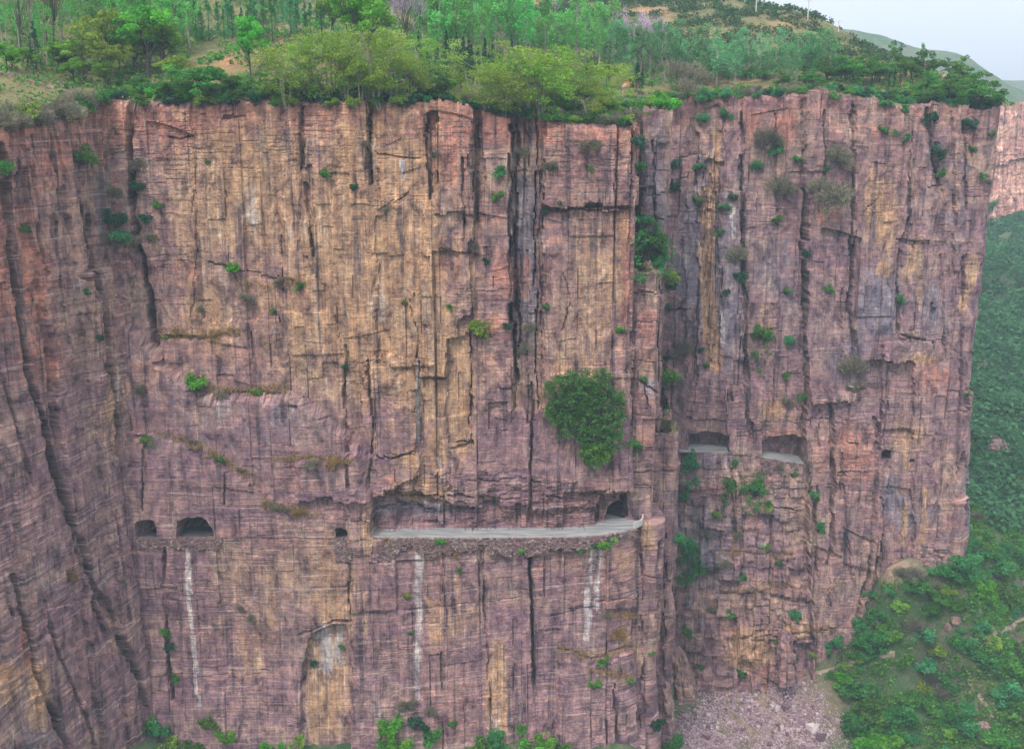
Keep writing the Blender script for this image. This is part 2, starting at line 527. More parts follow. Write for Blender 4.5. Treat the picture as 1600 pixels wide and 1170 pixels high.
M_TOP = ground_material('hill_ground', [(0.34, (0.06, 0.09, 0.03)), (0.46, (0.12, 0.13, 0.055)), (0.54, (0.21, 0.18, 0.09)), (0.64, (0.07, 0.13, 0.04))],
                        [(0.3, (0.34, 0.16, 0.09)), (0.6, (0.46, 0.25, 0.13))])
M_VAL = ground_material('valley_ground', [(0.34, (0.035, 0.085, 0.035)), (0.47, (0.06, 0.115, 0.045)), (0.53, (0.13, 0.13, 0.085)), (0.58, (0.08, 0.115, 0.05)), (0.66, (0.05, 0.11, 0.035))],
                        [(0.3, (0.27, 0.17, 0.12)), (0.6, (0.40, 0.29, 0.21))])

# ------------------------------------------------------------------ the cliffs
ROAD_Z = at(650, 836, 259.5)[2]

def joints(u, z, w_, h_, seed, warp=0.5):
    """cell value of a broken column pattern: columns of width ~w_, each cut at its own heights ~h_"""
    c = u / w_ + warp * vn(u / (2.2 * w_), z / (6 * h_), seed) + 0.25 * warp * vn(u / w_, z / (1.3 * h_), seed + 1)
    i = np.floor(c)
    fz = z / h_ + h1(i, seed) * 9 + 0.4 * vn(u / (3 * w_), z / h_, seed + 2)
    j = np.floor(fz)
    return h2(i, j, seed) - 0.5, c - i, i, fz - j

def rough_rock(u, z, bz, seed, k=1.0):
    d = 0
    cm0 = smooth(-0.3, 0.4, fbm(u / 18, z / 26, seed + 27, 3))
    bz = bz + 0.9 * vn(u / 70, bz / 2.3, seed + 29)
    v, fc, i, _ = joints(u, z, 11, 34, seed, 0.3); d = d + 1.8 * v
    cr = (fc < 0.05) & (h1(i, seed + 9) > 0.72)
    d = d - 1.0 * cr * smooth(-0.05, 0.2, vn(u / 15, z / 10, seed + 3))
    v, fc, i, _ = joints(u, z, 4.2, 13, seed + 20, 0.3); d = d + 0.65 * v
    cr = (fc < 0.06) & (h2(i, np.floor(z / 17), seed + 5) > 0.8)
    d = d - 0.55 * cr * (vn(u / 9, z / 6, seed + 13) > 0.02)
    v, fc, i, _ = joints(u, bz + 2.0 * vn(u / 60, bz / 5, seed + 41), 2.6, 3.9, seed + 40); d = d + 0.28 * v * (0.35 + cm0)
    v, fc, i, fz = joints(u, bz, 5.5, 1.15, seed + 60, 0.8); cm = 0.12 + 0.95 * smooth(-0.15, 0.45, fbm(u / 26, z / 18, seed + 17, 3)); d = d + 0.20 * v * cm
    d = d - 0.22 * cm * (fz < 0.16) * (vn(u / 6, bz / 1.5, seed + 7) > 0.12)
    v, fc, i, fz = joints(u, bz, 2.0, 0.55, seed + 80, 0.8); d = d + 0.12 * v * cm
    v, fc, i, fz = joints(u, z, 1.3, 2.2, seed + 90, 1.2); d = d + 0.18 * v
    d = d + 0.4 * fbm(u / 14, z / 14, seed + 8, 3)
    d = d + 0.10 * (rng.random(np.shape(d)) - 0.5)
    return d * k

WALLS = []

def resample(pts, steps):
    """polyline -> dense points; steps(x, y) gives the spacing"""
    out = []
    for (x1, y1), (x2, y2) in zip(pts[:-1], pts[1:]):
        L = math.hypot(x2 - x1, y2 - y1)
        s = steps((x1 + x2) / 2, (y1 + y2) / 2)
        n = max(1, int(round(L / s)))
        for k in range(n):
            out.append((x1 + (x2 - x1) * k / n, y1 + (y2 - y1) * k / n))
    out.append(pts[-1])
    return np.array(out)

def wall(name, plan, steps, zbot, dz, coarse, paint, seed, dip=None, cap=True, topfn=None, rough=1.0, nsm=15, mat=None, cap_step=1.4, cap_rough=1.0):
    P = resample(plan, steps)
    seg = np.hypot(*np.diff(P, axis=0).T)
    u = np.concatenate([[0], np.cumsum(seg)])
    T = np.gradient(P, axis=0)
    kk = np.ones(nsm) / nsm
    T = np.stack([np.convolve(np.pad(T[:, i], nsm // 2, mode='edge'), kk, 'valid') for i in (0, 1)], 1)
    T /= np.linalg.norm(T, axis=1)[:, None]
    Nn = np.stack([T[:, 1], -T[:, 0]], 1)
    topfn = topfn or TOP
    zt = topfn(P[:, 0], P[:, 1]) + 0.2
    zt = zt + ((h1(np.floor(u / 3.1), seed) - 0.5) * 1.8 + (h1(np.floor(u / 0.9), seed + 1) - 0.5) * 0.9 + 2.2 * fbm(u / 9, u * 0 + 2, seed + 2, 3)) * cap_rough
    nr = int(round((np.median(zt) - zbot) / dz)) + 1
    s = np.linspace(0, 1, nr)[:, None]
    z = zbot + s * (zt[None, :] - zbot)
    U = np.broadcast_to(u, z.shape)
    X0 = np.broadcast_to(P[:, 0], z.shape); Y0 = np.broadcast_to(P[:, 1], z.shape)
    px, py, D = project(X0, Y0, z)
    wx = px + 4 * vn(U / 3.0, z / 3.0, seed + 70) + 3 * (h2(np.floor(U / 1.1), np.floor(z / 1.6), seed + 71) - 0.5) + 9 * (h2(np.floor(U / 3.3), np.floor(z / 5.5 + h1(np.floor(U / 3.3), 4)), seed + 75) - 0.5)
    wy = py + 4 * vn(U / 3.0, z / 3.0, seed + 72) + 3 * (h2(np.floor(U / 1.6), np.floor(z / 1.1), seed + 73) - 0.5) + 11 * (h2(np.floor(U / 4.1), np.floor(z / 3.6), seed + 76) - 0.5)
    d0 = coarse(px, py, wx, wy, U, z)
    px2, py2, _ = project(X0 + Nn[:, 0] * d0, Y0 + Nn[:, 1] * d0, z)
    wx2 = px2 + (wx - px) * 0.6; wy2 = py2 + (wy - py) * 0.6
    bz = z + (dip(px2, py2, U, z) if dip else 0) + 1.2 * vn(U / 40, z / 25, seed + 30)
    d1, stain, tone, rk, d2 = paint(px2, py2, wx2, wy2, U, z)
    d = d0 + d1 + rough_rock(U, z, bz, seed, rough) * rk
    if d2 is not None:
        d = d2(d, U, z, px2, py2)
    X = X0 + Nn[:, 0] * d; Y = Y0 + Nn[:, 1] * d
    V = np.stack([X, Y, z], -1)
    suv = np.stack([U, z, bz], -1)
    if cap:
        rows = []; srows = []
        for k in range(1, 10):
            q = V[-1, :, :2] - Nn * (cap_step * k)
            zz = topfn(q[:, 0], q[:, 1]) + 0.15 - 0.9 * max(0, k - 6) + 0.3 * (h1(np.floor(u / 1.5 + k), 3) - 0.5)
            rows.append(np.concatenate([q, zz[:, None]], 1))
            srows.append(np.stack([u, zt + k * 1.4, zt + k * 1.4], -1))
        V = np.concatenate([V, np.array(rows)], 0)
        suv = np.concatenate([suv, np.array(srows)], 0)
        z0 = np.zeros((9, V.shape[1], 4))
        stain = np.concatenate([stain, z0], 0); tone = np.concatenate([tone, z0], 0)
    nq = (V.shape[0] - 1) * (V.shape[1] - 1)
    midx = np.zeros(nq, np.int32)
    if cap:
        midx[(nr + 1) * (V.shape[1] - 1):] = 1
    me = mesh_np(name, V.reshape(-1, 3), grid_quads(V.shape[0], V.shape[1]), [mat or M_ROCK, M_TOP], midx=midx,
                 vattr={'suv': ('FLOAT_VECTOR', suv), 'stain': ('FLOAT_COLOR', stain), 'tone': ('FLOAT_COLOR', tone)})
    o = struct(name, me)
    fx, fy, fd = project(X[::2, ::2], Y[::2, ::2], z[::2, ::2])
    nn = np.broadcast_to(Nn[None, ::2, :], fx.shape + (2,))
    WALLS.append(dict(px=fx.ravel(), py=fy.ravel(), d=fd.ravel(), V=np.stack([X[::2, ::2], Y[::2, ::2], z[::2, ::2]], -1).reshape(-1, 3), n=nn.reshape(-1, 2)))
    return o

def on_cliff(px, py, r=2.5):
    best = None
    for W in WALLS:
        m = (np.abs(W['px'] - px) < r) & (np.abs(W['py'] - py) < r)
        if m.any():
            idx = np.nonzero(m)[0]
            k = idx[np.argmin(W['d'][idx])]
            if best is None or W['d'][k] < best[0]:
                best = (W['d'][k], W['V'][k], W['n'][k])
    if best is None:
        return on_cliff(px, py, r * 2) if r < 20 else None
    return best[1], best[2]

def blobs(px, py, lst):
    s = np.zeros(px.shape)
    for cx, cy, rx, ry, a in lst:
        q = ((px - cx) / rx) ** 2 + ((py - cy) / ry) ** 2
        m = q < 4
        s[m] = np.maximum(s[m], a * np.exp(-q[m] * 1.1))
    return s

def streaks(px, py, lst):
    s = np.zeros(px.shape)
    for pts, wd, a in lst:
        q = dist_line(px, py, pts)
        s = np.maximum(s, a * np.clip(1.35 - q / wd, 0, 1))
    return s

def cracks(wx, wy, lst, wx0=None):
    d = np.zeros(wx.shape)
    for k, (pts, wd, dep) in enumerate(lst):
        xs = [p[0] for p in pts]; ys = [p[1] for p in pts]
        m = (wx > min(xs) - 25) & (wx < max(xs) + 25) & (wy > min(ys) - 25) & (wy < max(ys) + 25)
        if not m.any():
            continue
        x = wx[m]; y = wy[m]
        x = x + 3 * vn(y / 60, x / 90, k + 5) + 4 * (h1(np.floor(y / 37 + 1.5 * vn(y / 50, k)), k) - 0.5) + 1.2 * (h1(np.floor(y / 6), k + 7) - 0.5)
        x = 0.6 * x + 0.4 * (wx0[m] + x - wx[m]) if wx0 is not None else x
        q = dist_line(x, y, pts)
        a = 0.15 + 1.6 * np.clip(vn(x / 40, y / 34, k + 60) + 0.36, 0, 1)
        w_ = wd * (0.45 + 0.9 * np.clip(vn(x / 30, y / 20, k + 90) + 0.5, 0, 1))
        d[m] = np.minimum(d[m], -dep * np.minimum(a, 1.15) * smooth(w_ * 1.0, w_ * 0.4, q))
    return d

def setp(d, wx, wy, pts, val, add=True):
    m = inpoly(wx, wy, pts)
    if add:
        d[m] += val
    else:
        d[m] = val

# ---- main cliff -------------------------------------------------
def main_coarse(px, py, wx, wy, U, z):
    d = np.zeros(px.shape)
    up = z > ROAD_Z
    # vertical panels of the upper wall
    def panel(x0, x1, y0, y1, v):
        d[(wx >= x0) & (wx < x1) & (wy >= y0) & (wy < y1)] += v
    panel(207, 300, 0, 520, -0.6); panel(300, 440, 0, 500, -1.1); panel(440, 470, 0, 420, -0.3)
    panel(470, 486, 260, 400, -0.8)
    panel(573, 590, 0, 290, -1.6); panel(590, 664, 0, 560, -0.7)
    panel(664, 682, 178, 205, -3.0); panel(682, 737, 0, 330, 1.0)
    setp(d, wx, wy, [(668, 325), (737, 325), (737, 455), (734, 492), (713, 505), (712, 520), (699, 523), (698, 588), (656, 588), (652, 520), (642, 470), (668, 440)], 1.7)
    panel(740, 756, 160, 345, -2.4); panel(756, 800, 0, 640, 0.4)
    panel(800, 812, 160, 640, -3.6); panel(812, 826, 160, 640, -2.6); panel(826, 840, 160, 660, -1.6); panel(838, 850, 0, 640, -2.4)
    setp(d, wx, wy, [(850, 0), (989, 0), (989, 318), (962, 326), (940, 326), (925, 320), (900, 324), (850, 322)], 1.5)
    panel(850, 989, 326, 585, -0.6)
    panel(700, 737, 522, 700, -0.9)
    setp(d, wx, wy, [(738, 600), (830, 605), (830, 790), (700, 780), (702, 735), (737, 692)], 0.9)
    setp(d, wx, wy, [(763, 627), (791, 627), (791, 668), (763, 668)], -1.1)
    # great slab above the ledge and the brow over the road
    setp(d, wx, wy, [(575, 560), (610, 548), (640, 560), (652, 600), (652, 700), (612, 716), (585, 700), (560, 640)], 1.9)
    setp(d, wx, wy, [(653, 560), (662, 560), (662, 690), (653, 690)], -0.8)
    setp(d, wx, wy, [(470, 720), (560, 700), (612, 716), (652, 704), (652, 735), (640, 745), (628, 752), (600, 760), (578, 768), (470, 770)], 2.2)
    setp(d, wx, wy, [(640, 745), (694, 738), (697, 752), (680, 772), (600, 770), (628, 752)], 1.0)
    # the left lower body stands forward of the panels above it
    fl = np.interp(px, [150, 200, 240, 315, 450, 500, 560, 583, 600], [480, 500, 545, 612, 612, 640, 690, 760, 760])
    left = (px < 583)
    d += np.where(left & (wy > fl) & up, 3.0 * smooth(0, 12, wy - fl) + 0.6, 0)
    f2 = np.interp(px, [150, 235, 300, 345, 400, 470, 583], [650, 672, 690, 716, 752, 790, 800])
    d += np.where(left & (wy > f2) & up, 1.0, 0)
    d += np.where(left & ~up, 4.4, 0)
    # pillar between the open ledge and the little window
    setp(d, wx, wy, [(546, 760), (583, 765), (584, 860), (546, 860)], 0.8)
    # everything under the road stands a road's width forward
    right_lo = (px >= 583) & ~up
    d += np.where(right_lo, np.interp(px, [583, 890, 950, 992], [4.6, 4.6, 3.8, 0.6]), 0)
    d += np.where((px >= 583) & (px < 940) & up & (z < ROAD_Z + 6), -1.5 * smooth(6, 3.5, z - ROAD_Z), 0)
    setp(d, wx, wy, [(936, 870), (938, 800), (946, 782), (960, 776), (985, 780), (1002, 800), (1002, 870)], 0)
    mm = inpoly(wx, wy, [(926, 880), (930, 812), (940, 778), (956, 764), (984, 768), (1010, 780), (1010, 880)]) & up
    d[mm] -= 4.2
    # open notch under the brow
    m = inpoly(wx, wy, [(584, 860), (584, 790), (588, 766), (640, 760), (695, 778), (706, 792), (770, 790), (800, 800), (815, 860)]) & up
    d[m] = np.minimum(d[m], -1.9)
    # shelf at the lower right, and a general batter at the foot
    setp(d, wx, wy, [(870, 1015), (935, 1030), (1000, 1010), (1003, 1300), (860, 1300)], 1.2)
    d += np.where(~up, np.clip((wy - 1030) * 0.020, 0, 4), 0)
    return d

M_CR = [([(204, 165), (203, 250), (206, 330), (228, 430), (243, 540)], 7, 4.0), ([(470, 172), (471, 260)], 5, 2.6), ([(476, 290), (486, 345), (492, 400)], 4, 2.2),
        ([(577, 175), (577, 290)], 3, 2.0), ([(665, 180), (669, 240), (674, 310)], 3.5, 2.4), ([(737, 450), (738, 560), (737, 690)], 3, 2.5),
        ([(722, 250), (722, 310), (727, 390)], 3, 1.8), ([(748, 200), (743, 340)], 4, 2.0), ([(800, 195), (797, 340), (801, 520), (812, 600)], 4, 3.5),
        ([(808, 195), (806, 400), (812, 560)], 3, 3.0), ([(829, 600), (830, 700), (831, 815)], 3, 2.2), ([(848, 260), (846, 400), (849, 560)], 3.5, 2.4),
        ([(989, 195), (987, 340), (989, 500), (988, 640), (990, 800)], 3.0, 3.5), ([(961, 235), (962, 320)], 2, 1.4), ([(542, 540), (540, 600), (545, 760)], 3.5, 2.2),
        ([(530, 480), (532, 560)], 2, 1.5), ([(640, 470), (652, 520), (650, 560)], 2, 1.2), ([(878, 430), (893, 470), (880, 520)], 1.8, 1.0), ([(586, 330), (640, 300)], 1.6, .8),
        ([(830, 862), (832, 940), (834, 1015), (836, 1100)], 3.5, 3.5), ([(756, 860), (757, 960), (762, 1060), (772, 1170)], 3, 2.2), ([(690, 860), (694, 960)], 2, 1.5),
        ([(1003, 840), (1004, 1000), (1001, 1170)], 3.5, 3.0), ([(1030, 850), (1026, 1000), (1022, 1060)], 3, 2.6), ([(988, 845), (1000, 880)], 2.5, 2), ([(350, 700), (352, 790)], 2, 1),
        ([(225, 690), (222, 800)], 2.5, 1.4), ([(540, 830), (548, 960)], 2.5, 1.2), ([(1004, 590), (1010, 640)], 2, 1.5), ([(992, 590), (1025, 615)], 2, 1.5),
        ([(960, 1070), (962, 1170)], 2.5, 2), ([(255, 860), (258, 990), (272, 1100)], 3.5, 2.2), ([(575, 560), (583, 680), (575, 765)], 2.5, 1.6)]
M_LEDGE = [([(590, 792), (640, 788), (690, 796), (740, 790)], 3, 1.6), ([(700, 770), (740, 775), (790, 782), (826, 776)], 3, 1.8), ([(600, 770), (660, 774), (690, 770)], 3, 1.6), ([(850, 770), (880, 778), (940, 772)], 2.6, 1.4), ([(870, 800), (930, 796)], 2.4, 1.2),
           ([(262, 213), (280, 217), (300, 213)], 3, 1.6), ([(285, 178), (320, 176)], 3, 1.4), ([(350, 183), (378, 180)], 3, 1.2), ([(590, 240), (655, 246)], 2, 1.0),
           ([(255, 525), (310, 530), (368, 522)], 4, 1.8), ([(850, 325), (905, 327), (985, 322)], 3.0, 2.0), ([(320, 615), (450, 612)], 3, 1.0), ([(655, 590), (698, 590)], 3, 2.0),
           ([(762, 626), (791, 626)], 2.2, 1.5), ([(700, 700), (736, 690)], 2.5, 1.2), ([(612, 718), (652, 706)], 3, 2.5), ([(470, 992), (490, 984), (520, 972), (545, 973)], 3, 1.8),
           ([(700, 742), (760, 752), (820, 745)], 2.4, 1.2), ([(760, 768), (800, 766)], 2.4, 1.2), ([(230, 1060), (420, 1050)], 2, .8), ([(870, 1012), (935, 1028), (1000, 1008)], 3, 1.2),
           ([(860, 960), (1000, 930)], 2, .9), ([(590, 960), (830, 930)], 1.6, .6), ([(330, 410), (460, 440)], 1.8, .8)]

def main_paint(px, py, wx, wy, U, z):
    d = cracks(wx, wy, M_CR, px) + cracks(wx, wy, M_LEDGE)
    st = np.zeros(px.shape + (4,)); to = np.zeros(px.shape + (4,))
    st[..., 0] = blobs(px, py, [(570, 400, 140, 250, 1.05), (400, 300, 150, 140, .8), (660, 560, 90, 120, .8), (480, 480, 120, 90, .6), (632, 270, 34, 70, 1), (718, 610, 26, 110, 1), (625, 460, 60, 140, .9), (681, 705, 16, 36, 1.2),
                                (510, 1080, 40, 100, .9), (778, 1090, 20, 90, 1.1), (900, 600, 110, 90, .55), (935, 420, 60, 170, .6), (520, 930, 60, 110, .6), (655, 765, 55, 18, 1.1),
                                (1010, 835, 14, 22, 1.2), (690, 850, 50, 16, .8), (700, 950, 60, 100, .45), (330, 500, 60, 80, .6), (640, 720, 40, 26, .7), (220, 1000, 40, 80, .3),
                                (960, 870, 60, 40, .35), (400, 950, 80, 130, .4), (575, 830, 14, 40, .9), (1000, 1000, 60, 18, .5)])
    st[..., 1] = streaks(wx, wy, [([(291, 852), (296, 920), (303, 1020), (311, 1100)], 4.2, 1.0), ([(657, 850), (652, 900), (655, 980), (652, 1090)], 8, .75), ([(926, 862), (920, 930), (915, 1000)], 6, .9),
                                  ([(938, 862), (932, 950)], 5, .75), ([(915, 985), (912, 1012)], 12, .5), ([(290, 850), (300, 880)], 9, .5), ([(610, 865), (615, 895)], 8, .4),
                                  ([(500, 985), (512, 1030), (505, 1050)], 15, .8), ([(530, 985), (528, 1040)], 8, .7), ([(630, 250), (632, 275)], 4, .9), ([(585, 210), (586, 285)], 3.5, .6),
                                  ([(652, 560), (655, 690)], 4, .8), ([(684, 715), (686, 728)], 3, 1), ([(773, 1100), (768, 1170)], 14, .4), ([(470, 1060), (468, 1170)], 10, .4), ([(585, 1080), (590, 1120)], 8, .5)])
    st[..., 1] = np.maximum(st[..., 1], blobs(px, py, [(390, 340, 50, 70, .42), (450, 320, 40, 70, .42), (340, 370, 40, 60, .35), (600, 490, 30, 50, .35), (585, 470, 12, 40, .5), (345, 650, 20, 40, .5), (430, 640, 60, 30, .3)]))
    st[..., 2] = streaks(wx, wy, [([(310, 370), (312, 465)], 7, .75), ([(345, 280), (350, 330)], 5, .5), ([(278, 370), (284, 440)], 6, .6), ([(410, 215), (418, 290)], 4, .7), ([(585, 470), (592, 510)], 5, .5), ([(505, 200), (508, 300)], 3, .3), ([(748, 190), (743, 345)], 6, .8), ([(803, 190), (803, 520)], 6, .8), ([(820, 195), (830, 600)], 16, .5),
                                  ([(204, 170), (210, 350), (240, 520)], 9, .7), ([(470, 170), (472, 262)], 6, .7), ([(578, 172), (578, 290)], 5, .6), ([(489, 330), (492, 420)], 6, .7), ([(668, 180), (671, 300)], 4, .7),
                                  ([(1018, 870), (1016, 1170)], 9, .5), ([(832, 860), (836, 1020)], 4, .9), ([(690, 1000), (694, 1100)], 4, .5), ([(492, 1010), (490, 1040)], 6, .6), ([(410, 170), (412, 260)], 4, .5), ([(437, 170), (440, 230)], 7, .5)])
    rim = smooth(290, 190, py)
    to[..., 0] = np.maximum(rim * 0.75, blobs(px, py, [(978, 430, 16, 140, 1.0), (800, 430, 50, 50, .8), (790, 510, 60, 30, .6), (700, 420, 40, 50, .7), (900, 240, 90, 60, .5), (560, 220, 90, 60, .5), (700, 240, 40, 80, .9),
                                                       (1010, 600, 20, 120, .5), (640, 350, 30, 60, .4), (300, 430, 60, 60, .5), (770, 340, 30, 60, .5), (250, 230, 60, 60, .5), (610, 750, 30, 14, .7)]))
    to[..., 1] = np.clip(smooth(500, 740, py) * 1.0 * smooth(-0.4, 0.4, fbm(U / 25, z / 25, 3, 3) + 0.35), 0, 1)
    to[..., 2] = np.maximum(blobs(px, py, [(440, 210, 80, 50, .8), (300, 650, 110, 90, .35), (460, 660, 120, 70, .4), (820, 400, 30, 220, .8), (900, 400, 50, 120, .35), (900, 560, 90, 40, .4), (650, 790, 70, 22, .8), (1030, 300, 30, 160, .7), (1040, 900, 40, 200, .4)]), 0)
    st[..., 3] = np.maximum(0.8 * smooth(640, 800, py), 0.5 * smooth(600, 720, px) * smooth(0, .2, vn(U / 30, z / 20, 77)))
    nb = inpoly(px, py, [(583, 765), (700, 735), (830, 740), (945, 755), (945, 815), (583, 820)])
    st[..., 3] *= 1 - inpoly(px, py, [(480, 985), (545, 972), (550, 1170), (470, 1170)])
    rk = np.ones(px.shape) + 0.9 * nb
    v5, f5, i5, _ = joints(U, z, 3.2, 2.6, 611, 0.9)
    d = d + np.where(nb, 1.5 * v5, 0)
    rk *= 1 - 0.45 * inpoly(px, py, [(480, 985), (545, 972), (550, 1170), (470, 1170)])
    rk *= 1 - 0.7 * ((z < ROAD_Z + 0.3) & (z > ROAD_Z - 6) & (px > 583))
    rk *= 1 - 0.4 * inpoly(px, py, [(205, 640), (583, 620), (583, 1170), (205, 1170)])
    def holes(d, U, z, qx, qy):
        rz = ROAD_Z - 0.15
        def hole(pts, dep, jit=2.0):
            x = qx + jit * vn(U / 1.2, z / 1.2, 91); y = qy + jit * vn(U / 1.2, z / 1.2, 92)
            m = inpoly(x, y, pts) & (z > rz)
            d[m] = -dep + 0.5 * vn(U[m] / 2, z[m] / 2, 93)
        hole([(213, 870), (212, 816), (220, 812), (240, 813), (244, 822), (246, 870)], 15)
        hole([(277, 870), (276, 815), (292, 809), (316, 808), (324, 815), (332, 828), (337, 870)], 15)
        hole([(525, 870), (524, 828), (530, 823), (541, 826), (542, 870)], 14)
        hole([(944, 880), (945, 806), (950, 790), (961, 780), (978, 779), (987, 787), (989, 880)], 34, 3.0)
        # alcove under its curved lip, low on the wall
        m = inpoly(qx + 2 * vn(U / 1.5, z / 1.5, 95), qy, [(472, 1045), (482, 998), (492, 986), (520, 974), (540, 975), (550, 1010), (546, 1300), (466, 1300), (470, 1060)])
        d[m] -= 2.4
        return d
    return d, st, to, rk, holes

def main_dip(px, py, U, z):
    return -0.045 * U * smooth(600, 1000, py) * smooth(500, 900, px)

XR = 30.0
PLAN_MAIN = [(-118, 262), (-93, 262), (X_at(600, 262, -60), 262), (XR - 1.2, 264.5), (XR - 0.2, 265.2), (XR + 0.3, 267), (XR + 0.5, 300), (XR + 1, 352)]
def st_main(x, y):
    return 0.21 if y < 268 else 0.6
wall('cliff_main', PLAN_MAIN, st_main, -178, 0.20, main_coarse, main_paint, 11, main_dip, nsm=9)

# ---- the three columns in the corner between the main face and the right cliff
def col_paint(px, py, wx, wy, U, z):
    d = cracks(wx, wy, [([(1028, 430), (1030, 560)], 2, 1.0), ([(1004, 590), (1010, 640)], 2, 1.5), ([(992, 590), (1025, 615)], 2, 1.5), ([(1022, 220), (1024, 420)], 2.5, 1.4), ([(1034, 850), (1030, 1000)], 3, 2.0), ([(1003, 840), (1004, 1170)], 2, 1.5)]
               + [([(985, y0), (1050, y0 + 4)], 1.6, 0.8) for y0 in (455, 500, 560, 650, 700, 735, 300, 340, 262, 760, 900, 960)])
    st = np.zeros(px.shape + (4,)); to = np.zeros(px.shape + (4,))
    st[..., 0] = blobs(px, py, [(1012, 840, 12, 24, 1.3), (1015, 560, 20, 30, .5), (1020, 1000, 20, 60, .4)])
    to[..., 0] = blobs(px, py, [(1010, 520, 30, 60, .6), (1010, 690, 24, 40, .6), (1005, 220, 20, 30, .5), (1000, 930, 20, 60, .4)])
    to[..., 1] = smooth(560, 720, py) * 0.5
    to[..., 2] = blobs(px, py, [(1025, 300, 30, 120, .7), (1045, 800, 24, 100, .4), (1015, 600, 14, 20, .6)])
    st[..., 2] = np.where(px > 1050, 0.3, 0) * (py > 700)
    st[..., 3] = .6
    return d, st, to, np.full(px.shape, 0.75), None
def colB(px, py, wx, wy, U, z):
    d = np.where(z < ROAD_Z, 3.4 - 1.6 * smooth(ROAD_Z - 20, ROAD_Z - 60, z), 0.0)
    d = d + np.clip((wy - 1030) * 0.02, 0, 4) - 1.2 * smooth(620, 590, wy) * (wx > 1000) * 0.5
    return d
XB = 37.0
zB = at(1012, 428, 270)[2]
def topB(x, y):
    return np.asarray(x) * 0 + zB
zC = at(1040, 682, 284)[2]
def topC(x, y):
    return np.asarray(x) * 0 + zC
wall('cliff_column', [(XR - 0.2, 290), (XR - 0.1, 271), (XR + 1.0, 270.2), (XB - 0.6, 270.4), (XB, 271.2), (XB + 0.6, 295)], lambda x, y: 0.2 if y < 273 else 0.6, -182, 0.20, colB, col_paint, 131, nsm=5, topfn=topB, cap_step=0.3, cap_rough=.6)
wall('cliff_column', [(35.2, 320), (35.4, 301), (36.4, 299.4), (41.4, 299.8), (42.8, 301), (43.4, 325)], lambda x, y: 0.2 if y < 302 else 0.6, -182, 0.22, lambda px, py, wx, wy, U, z: -0.8 * (np.abs(wx - 1020) < 6) + 1.2 * fbm(U / 3, z / 9, 141, 2), col_paint, 143, nsm=5, cap_step=0.3)
wall('cliff_column', [(35.5, 305), (36, 286), (37.2, 284.2), (43.6, 284.6), (45.0, 286), (46.5, 312)], lambda x, y: 0.2 if y < 287 else 0.6, -196, 0.22, lambda px, py, wx, wy, U, z: -1.4 * ((np.abs(wx - 1033) < 4) & (wy > 830)) + 1.2 * fbm(U / 3, z / 9, 151, 2) + np.clip((wy - 1040) * 0.03, 0, 5), col_paint, 153, nsm=5, topfn=topC, cap_step=0.3, cap_rough=.8)

# ---- left cliff ---------------------------------------------------
L_CR = [([(0, 230), (12, 330), (40, 560), (75, 690), (105, 800), (140, 890), (180, 980), (215, 1060), (240, 1170)], 7, 3.6),
        ([(140, 340), (165, 540), (185, 700), (213, 830), (240, 930), (268, 1100)], 5, 2.6), ([(110, 340), (122, 430), (140, 440)], 4, 2.0), ([(145, 430), (150, 520)], 3, 1.6),
        ([(60, 480), (75, 600), (90, 690)], 4, 1.8), ([(20, 900), (45, 990), (70, 1080), (100, 1170)], 6, 2.6), ([(70, 940), (95, 1030), (150, 1170)], 4, 2.0), ([(0, 560), (20, 640), (50, 760)], 4, 1.6),
        ([(120, 860), (160, 980), (200, 1120)], 4, 2.0), ([(45, 215), (60, 330), (75, 430)], 3.5, 1.6), ([(80, 210), (92, 330)], 3, 1.4), ([(112, 215), (130, 330), (150, 420)], 4, 2.2),
        ([(5, 900), (20, 960)], 4, 1.5), ([(95, 300), (105, 350)], 3, 1.2), ([(180, 800), (190, 900)], 3, 1.4), ([(30, 690), (50, 790)], 3, 1.3), ([(160, 190), (163, 260)], 4, 2.2), ([(20, 220), (28, 300)], 3, 1.2)]

def left_coarse(px, py, wx, wy, U, z):
    d = np.zeros(px.shape)
    # buttress steps that lean to the right as they go down
    sx = wx - (wy - 200) * 0.135
    for x0, x1, v in ((-60, 5, .8), (5, 30, -.6), (30, 62, .7), (62, 85, -.3), (85, 112, .5), (112, 128, -1.0), (128, 200, -.6)):
        d[(sx >= x0) & (sx < x1)] += v
    d += np.where((px > 135) & (wy < 470), -2.2 * smooth(135, 160, px), 0)
    d += 0.6 * fbm(U / 12, z / 30, 47, 3)
    return d

def left_paint(px, py, wx, wy, U, z):
    d = cracks(wx, wy, L_CR, px)
    st = np.zeros(px.shape + (4,)); to = np.zeros(px.shape + (4,))
    st[..., 0] = blobs(px, py, [(175, 640, 25, 90, .5), (40, 880, 30, 60, .3), (60, 1090, 24, 60, .9), (190, 960, 30, 60, .4), (10, 1070, 20, 40, 1.0)])
    st[..., 1] = blobs(px, py, [(125, 450, 12, 30, .5), (180, 620, 8, 60, .5)])
    st[..., 2] = streaks(wx, wy, [(L_CR[0][0], 9, .75), (L_CR[1][0], 6, .5), (L_CR[5][0], 7, .5), ([(165, 200), (168, 300), (190, 390)], 14, .6)])
    to[..., 0] = np.maximum(blobs(px, py, [(30, 420, 60, 140, .9), (60, 560, 50, 60, .7), (8, 1065, 18, 40, 1.0), (40, 1010, 20, 60, .8), (60, 270, 80, 80, .6)]), smooth(330, 220, py) * .6)
    to[..., 1] = smooth(380, 700, py) * 0.75
    to[..., 2] = blobs(px, py, [(60, 900, 60, 80, .4), (170, 320, 30, 100, .5), (60, 1150, 60, 60, .5)])
    st[..., 3] = 1.0
    return d, st, to, np.full(px.shape, 0.8), None

